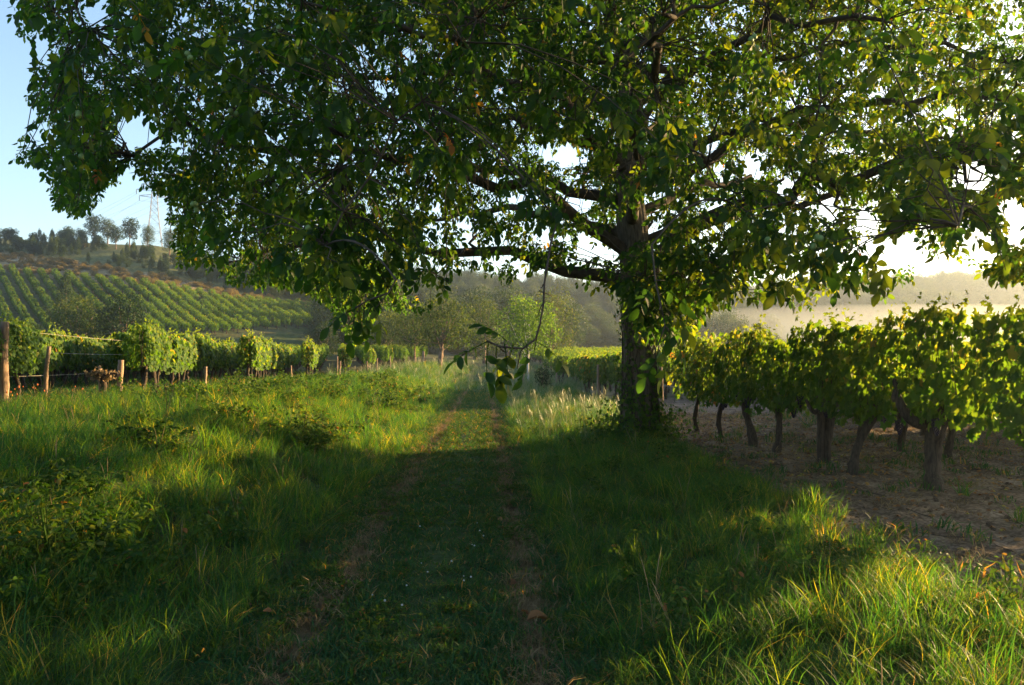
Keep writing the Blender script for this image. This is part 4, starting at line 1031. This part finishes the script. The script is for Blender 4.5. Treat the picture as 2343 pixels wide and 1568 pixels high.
def weed(seed, n, h, spread, size, mat, tri=True):
    r = np.random.default_rng(seed); g = Geo(); P, D = [], []
    for q in range(7):
        a = r.uniform(0, 6.28); k = np.linspace(0, 1, 7)[:, None]; o = np.array([math.cos(a), math.sin(a), 0]); ln = spread * r.uniform(.5, 1.2)
        pts = o * ln * k + np.array([0, 0, 1]) * h * r.uniform(.6, 1.1) * np.sin(k * r.uniform(1.5, 2.4)); g.tube(pts, np.linspace(.005, .002, 7), 3, .6, cap=False)
        for s in range(n // 7):
            f = r.uniform(.2, 1) * 6; i_ = min(int(f), 5); p = pts[i_] * (1 - (f - i_)) + pts[i_ + 1] * (f - i_)
            dd = norm(r.normal(size=3) * [1, 1, .4])
            for w_ in ((0, .9, -.9) if tri else (0,)):
                c_, s_ = math.cos(w_), math.sin(w_); P.append(p + dd * .03); D.append([dd[0] * c_ - dd[1] * s_, dd[0] * s_ + dd[1] * c_, dd[2] - .15])
    P, D = np.array(P), np.array(D); m_ = len(P)
    V, F3, F4 = inst(L_MID, P, frames(D, norm(np.array([0, 0, 1.]) + .5 * r.normal(size=(m_, 3)))), size * r.uniform(.7, 1.3, m_))
    g.addm(V, F3, F4, np.repeat(np.clip(.5 + .25 * r.normal(size=m_), 0, 1), len(L_MID[0]))); return g.mesh('weed', M[mat])
P_tall = [clump(s, 44, .40, .16, .0035, .45 + .12 * (s % 4), 'grass', 4, lean=.3 + .1 * (s % 3), dry=.015) for s in range(9)] + [clump(10 + s, 26, .52, .12, .0046, .4, 'grass', 4, dry=.02) for s in range(2)]
P_mat = [clump(20 + s, 40, .34, .18, .0034, .95, 'grass', 4, lean=.7, dry=.03) for s in range(6)]
P_lawn = [clump(30 + s, 30, .06 + .02 * (s % 3), .11, .0036, .6, 'lawn', 2, lean=.6, dry=.05) for s in range(6)]
P_clov = [weed(75 + s, 42, .05, .10, .024, 'bramble') for s in range(3)]
P_dry = [clump(80 + s, 7, .5, .10, .0034, .5, 'straw', 4, lean=.5, dry=0, seed_heads=2) for s in range(3)]
P_straw = [clump(40 + s, 22, .07, .12, .0022, .9, 'straw', 2, lean=1.2, dry=0) for s in range(5)]
P_dew = [clump(50 + s, 26, .5, .16, .004, .45, 'dew', 3, seed_heads=4) for s in range(6)]
P_bram = [weed(60 + s, 70, .24, .36, .048, 'bramble') for s in range(5)] + [weed(70 + s, 60, .40, .22, .052, 'bramble', False) for s in range(3)]
BANDS = [(2.2, 6, 1.0), (6, 10, .72), (10, 16, .5), (16, 26, .26), (26, 45, .10), (45, 85, .035)]
def sow(name, protos, dens, cond, label, smin=.8, smax=1.25, tilt=.18, bands=BANDS, grow=(1, 1, 1.05, 1.2, 1.45, 1.9), lift=0.0, zfun=None):
    Ps, Ss = [], []
    for (a, b, k), gr in zip(bands, grow):
        lo_, hi_ = (-1100, 3300) if b <= 16 else (-500, 2800)
        n = int(dens * k * (hi_ - lo_) / (2 * FP) * (b * b - a * a))
        y = np.sqrt(rng.uniform(a * a, b * b, n)); px = rng.uniform(lo_, hi_, n); x = px2x(px, y)
        kk_ = cond(x, y, n); x, y = x[kk_], y[kk_]
        z = (zfun or ground_z)(x, y) + lift; Ps.append(np.stack([x, y, z], -1)); Ss.append(rng.uniform(smin, smax, len(x)) * gr)
    P = np.concatenate(Ps); s = np.concatenate(Ss); n = len(P)
    scatter(name, P, np.stack([rng.normal(size=n) * tilt, rng.normal(size=n) * tilt, rng.uniform(0, 6.28, n)], -1), scl3(s) * np.stack([np.ones(n), np.ones(n), rng.uniform(.75, 1.2, n)], -1), rng.integers(0, len(protos), n), proto_col(name, protos), label)
    return n
U = lambda x, y: x - track_x(y)
zt = lambda x, y: ground_z(x, y) - .005
edge_n = lambda x, y: .35 * (fbm(x * .9, y * .9, 3) - .5)
tot = 0
tot += sow('verge_grass', P_tall + P_mat[:3], 66, lambda x, y, n: (U(x, y) > 1.12 + edge_n(x, y)) & (x < soil_edge(y) + .15 * rng.normal(size=n)) & (np.hypot(x - TX, y - TY) > .55) & (y < 46), 'tall green grass on the verge between the track and the soil', .40, .80)
tot += sow('bank_grass', P_tall + P_mat, 58, lambda x, y, n: (U(x, y) < -1.25 + edge_n(x, y)) & (x > -9.6 + edge_n(x, y) * 3) & (y < 85), 'rank green grass covering the sloping bank', .45, .95)
tot += sow('edge_grass', P_mat, 50, lambda x, y, n: (np.abs(np.abs(U(x, y)) - 1.16) < .18) & (y < 40), 'matted grass drooping over the track edges', .35, .65)
tot += sow('track_grass', P_lawn, 270, lambda x, y, n: (np.abs(U(x, y)) < 1.2) & ((np.abs(np.abs(U(x, y)) - .72) > .145 + edge_n(x, y) * .5) | (rng.random(n) < .10)) & (y < 62), 'short mown-looking grass growing along the track', .7, 1.25, zfun=zt, lift=.008)
tot += sow('clover_leaves', P_clov, 26, lambda x, y, n: (np.abs(U(x, y)) < 1.3) & (fbm(x * 1.3 + 8, y * 1.3, 3) > .5) & (y < 20), 'patches of clover leaves in the track grass', .7, 1.3, lift=.01)
tot += sow('dry_stalks', P_dry, 1.8, lambda x, y, n: (((U(x, y) > 1.3) & (x < soil_edge(y))) | ((U(x, y) < -1.6) & (x > -9.5))) & (y < 24), 'dry bleached stalks among the verge grass', .4, .75)
tot += sow('verge_weeds', P_bram, 3.5, lambda x, y, n: (U(x, y) > 1.4) & (x < soil_edge(y)) & (y < 18), 'broad-leaved weeds among the verge grass', .5, .9)
tot += sow('rut_straw', P_straw, 200, lambda x, y, n: (np.abs(np.abs(U(x, y)) - .74) < .19) & (vnoise(x * 3, y * 3) > .3) & (y < 45), 'flattened dry straw in the wheel ruts', .7, 1.4, tilt=.3, lift=-.01)
tot += sow('pale_grass', P_dew, 26, lambda x, y, n: (U(x, y) > 1.25) & (x < 3.3) & (y > 14.5) & (y < 46) & (rng.random(n) < sst(14.5, 21, y)) & (np.hypot(x - TX, y - TY) > .8), 'pale seeding grass beyond the walnut trunk', .45, .8)
tot += sow('bramble_patch', P_bram, 12, lambda x, y, n: (U(x, y) < -1.9) & (x > -9) & (y < 40) & (fbm(x * .6 + 3, y * .6, 3) > .53), 'brambles and leafy weeds tangled in the bank grass', .7, 1.3)
tot += sow('field_grass', P_lawn + P_straw[:2], 60, lambda x, y, n: (x < -9.0) & (y < 60), 'short patchy grass under the left-hand vines', 1.2, 2.6)
tot += sow('sparse_weeds', P_lawn + P_straw[:3], 9, lambda x, y, n: (x > soil_edge(y)) & (y < 45) & (fbm(x * .5 + 7, y * .5, 3) > .5), 'sparse weeds and straw on the vineyard soil', 1.0, 2.0)
tot += sow('far_verge_grass', P_dew + P_tall[:3], 40, lambda x, y, n: (np.abs(U(x, y)) < 9) & (y > 45), 'grass around the far bend of the track', .5, .8)
# fallen leaves and clods on the soil
lf_m = [mesh_np('fallen_leaf', VL[0] * np.array([1, 1, 2.2]) + np.array([-.4, 0, .05]), np.array(VL[1]), M['deadleaf'], False, np.full(len(VL[0]), t_)) for t_ in (.2, .45, .6, .95)]
def soil_scatter(name, protos, n, smin, smax, label, lift=.01):
    y = np.sqrt(rng.uniform(5 ** 2, 24 ** 2, n)); x = soil_edge(y) + rng.random(n) ** 1.3 * 9
    z = np.array([soil_z(a, b) for a, b in zip(x, y)]) + lift
    scatter(name, np.stack([x, y, z], -1), np.stack([rng.normal(size=n) * .35, rng.normal(size=n) * .35, rng.uniform(0, 6.28, n)], -1), scl3(rng.uniform(smin, smax, n)), rng.integers(0, len(protos), n), proto_col(name, protos), label)
soil_scatter('fallen_leaves', lf_m, 6500, .03, .085, 'dry fallen leaves littering the vineyard soil')
cm = []
for s in range(4):
    V, F3, F4 = ball(1, 7, 5, .7); V = V * (1 + .35 * (np.random.default_rng(s).random((len(V), 1)) - .5)); cm.append(mesh_np('clod', V, [F3, F4], M['soil'], False))
soil_scatter('soil_clods', cm, 5200, .008, .035, 'clods and crumbs of clay on the vineyard soil', 0)
y = np.sqrt(rng.uniform(3.5 ** 2, 22 ** 2, 1500)); x = track_x(y) + rng.choice([-1, 1], 1500) * (.72 + .07 * rng.normal(size=1500))
scatter('rut_crumbs', np.stack([x, y, ground_z(x, y) - .035], -1), rng.uniform(0, 6, (1500, 3)), scl3(rng.uniform(.005, .02, 1500)), rng.integers(0, 4, 1500), proto_col('rut_crumbs', cm), 'crumbs of earth and small stones in the wheel ruts')
soil_scatter('soil_straw', P_straw, 900, .8, 1.7, 'bits of dry straw and weeds strewn on the vineyard soil', .0)
stk = []
for s in range(4):
    g = Geo(); k = np.linspace(0, 1, 6); g.tube(np.stack([k - .5, .06 * np.sin(k * 5 + s), .02 * np.sin(k * 4)], -1), .011, 4, jit=.4); stk.append(g.mesh('pruning', M['vbark']))
soil_scatter('prunings', stk, 420, .12, .4, 'cut vine prunings lying on the soil', .015)
wl = [mesh_np('fallen_walnut_leaf', L_DET[0] * np.array([1, 1, 2.0]), [L_DET[1], L_DET[2]], M['deadleaf'], False, np.full(len(L_DET[0]), t_)) for t_ in (.1, .35, .6)]
y = np.sqrt(rng.uniform(3.5 ** 2, 20 ** 2, 150)); x = track_x(y) + rng.uniform(-1.3, 1.3, 150)
scatter('fallen_walnut_leaves', np.stack([x, y, ground_z(x, y) + .05], -1), np.stack([rng.normal(size=150) * .4, rng.normal(size=150) * .4, rng.uniform(0, 6, 150)], -1), scl3(rng.uniform(.04, .1, 150)), rng.integers(0, 3, 150), proto_col('fallen_walnut_leaves', wl), 'brown fallen walnut leaves scattered on the track grass')
# single plants one can point at
def tuft(px, d, s, label, seed):
    x = px2x(px, d); o = link('grass_tuft', clump(seed, 40, .30, .07, .004, .8, 'grass', 4, lean=.9), loc=(x, d, soil_z(x, d) - .01)); o.scale = (s,) * 3; tag(o, label, 'grass tuft')
tuft(2200, 9.1, 1.0, 'dark spiky grass tuft on bare soil by the old forked vine', 90)
tuft(1728, 17.6, .95, 'round grass tuft on bare soil between two vine trunks', 91)
tuft(1905, 12.9, .7, 'thin yellowish grass tuft beside the twin-trunk vine', 92)
tuft(2325, 7.6, .9, 'grass tuft of long blades at the soil edge under the vines', 93)
tuft(1690, 16.3, .7, 'low weedy tuft at the foot of the vine row near the walnut', 94)
def sapling(px, d, h, label, seed):
    r = np.random.default_rng(seed); x = px2x(px, d); o = empty('weed_sapling', (x, d, gz(x, d))); tag(o, label, 'sapling'); g = Geo(); k = np.linspace(0, 1, 9)
    st = np.stack([.10 * k ** 2, .05 * k, h * k], -1); g.tube(st, np.linspace(.008, .003, 9), 5); link('stem', g.mesh('stem', M['twig']), o)
    P, D, N2 = [], [], []
    for q in range(13):
        f = r.uniform(.3, 1) * 8; i_ = min(int(f), 7); p = st[i_]; a = q * ga; ln = r.uniform(.18, .32)
        for s in np.linspace(.2, 1, 9):
            c = p + np.array([math.cos(a) * ln * s, math.sin(a) * ln * s, .08 * s - .14 * s * s])
            for w_ in (-1, 1): P.append(c); D.append([math.cos(a + w_ * 1.2), math.sin(a + w_ * 1.2), -.1]); N2.append([0, 0, 1])
    P, D, N2 = map(np.array, (P, D, N2)); V, F3, F4 = inst(L_LOW, P, frames(D.astype(float), N2 + .4 * r.normal(size=N2.shape)), r.uniform(.035, .055, len(P)))
    g = Geo(); g.addm(V, F3, F4, np.repeat(np.clip(.75 + .15 * r.normal(size=len(P)), 0, 1), 6)); tag(link('leaves', g.mesh('leaves', M['bramble']), o), kind='stuff')
sapling(694, 13.2, .95, 'feathery yellow-green sapling standing above the brambles', 5)
sapling(735, 14.6, .6, 'small feathery sapling half sunk in the brambles', 6)
def flower(px, d, h, label, seed, heads, mat, group=None):
    r = np.random.default_rng(seed); x = px2x(px, d); o = empty('wildflower', (x, d, gz(x, d))); tag(o, label, 'wildflower', group); g = Geo(); bb_ = ball(1, 6, 4, 1.1)
    for q in range(heads):
        a = r.uniform(0, 6.28); sp = r.uniform(.03, .16); hh = h * r.uniform(.8, 1.05); k = np.linspace(0, 1, 6)[:, None]
        pts = np.array([math.cos(a) * sp, math.sin(a) * sp, 0]) * k ** 2 + np.array([0, 0, hh]) * k; g.tube(pts, np.linspace(.003, .0018, 6), 3)
        hd_ = Geo(); hd_.addm(bb_[0] * np.array([.011, .011, .014]) * r.uniform(.8, 1.4) + pts[-1], bb_[1], bb_[2]); link('flower_head', hd_.mesh('flower_head', M[mat]), o)
    link('stalk', g.mesh('stalk', M['straw']), o)
flower(383, 11.5, .62, 'dry brown seed-head cluster rising from the bank grass', 1, 10, 'straw')
for q, (px, d) in enumerate([(20, 12.5), (60, 12.8), (104, 13.2), (95, 14.4), (190, 12.4), (35, 11.2)]):
    flower(px, d, .55, 'thin stalk with rusty red seed heads in the bank grass', 20 + q, 2, 'redflower', 'red seed heads on the bank')
bb_ = ball(.007, 7, 5, .9); cmh = mesh_np('flower_head', bb_[0] + np.array([0, 0, .085]), [bb_[1], bb_[2]], M['clover'], True); g = Geo(); g.tube(np.array([[0, 0, -.02], [.003, 0, .04], [0, 0, .085]]), .0015, 4); cms = g.mesh('stalk', M['lawn'])
for q in range(16):
    d = rng.uniform(5.2, 8.6); x = float(track_x(d)) + rng.uniform(-.42, .42); o = empty('clover_flower', (x, d, gz(x, d) + .03), 0, rng.uniform(.8, 1.3))
    link('flower_head', cmh, o); link('stalk', cms, o); tag(o, 'white clover flower in the short track grass', 'flower', 'clover flowers on the track')
dl = link('dead_leaf', mesh_np('dead_leaf', L_DET[0] * .17 * np.array([1, 1, 2.5]), [L_DET[1], L_DET[2]], M['deadleaf'], False, np.full(len(L_DET[0]), .25)), loc=(px2x(1205, 5.25), 5.25, gz(px2x(1205, 5.25), 5.25) + .035)); dl.rotation_euler = (.2, -.25, .3)
tag(dl, 'curled brown dead leaf lying in the worn rut', 'leaf')

# ------------------------------------------------------------------ morning haze: one closed box of even air round the camera and the whole valley
bx = Geo(); bx.box((0, 0, 34), (1920, 1920, 76)); hz = link('haze', bx.mesh('haze', None)); tag(hz, 'thin morning haze filling the valley', None, kind='stuff')
m, t, out = nodes('morning_haze'); pv = t.nodes.new('ShaderNodeVolumePrincipled'); pv.inputs['Color'].default_value = (.74, .87, 1.0, 1)
pv.inputs['Density'].default_value = .00040; pv.inputs['Anisotropy'].default_value = .72; t.links.new(pv.outputs[0], out.inputs['Volume']); hz.data.materials.append(m)
# a flat bank of ground mist lying over the far end of the field
V, F3, F4 = ball(1, 40, 16, 1); V = V * np.array([140, 46, 14]); ms = link('mist', mesh_np('mist', V, [F3, F4]), loc=(128, 246, 6.0)); tag(ms, 'low bank of pale mist lying before the far hill', None, kind='stuff')
m, t, out = nodes('ground_mist'); pv = t.nodes.new('ShaderNodeVolumePrincipled'); pv.inputs['Color'].default_value = (.85, .92, 1.0, 1)
pv.inputs['Density'].default_value = .0026; pv.inputs['Anisotropy'].default_value = .6; t.links.new(pv.outputs[0], out.inputs['Volume']); ms.data.materials.append(m)
print('grass clumps', tot, 'vines', len(vines))
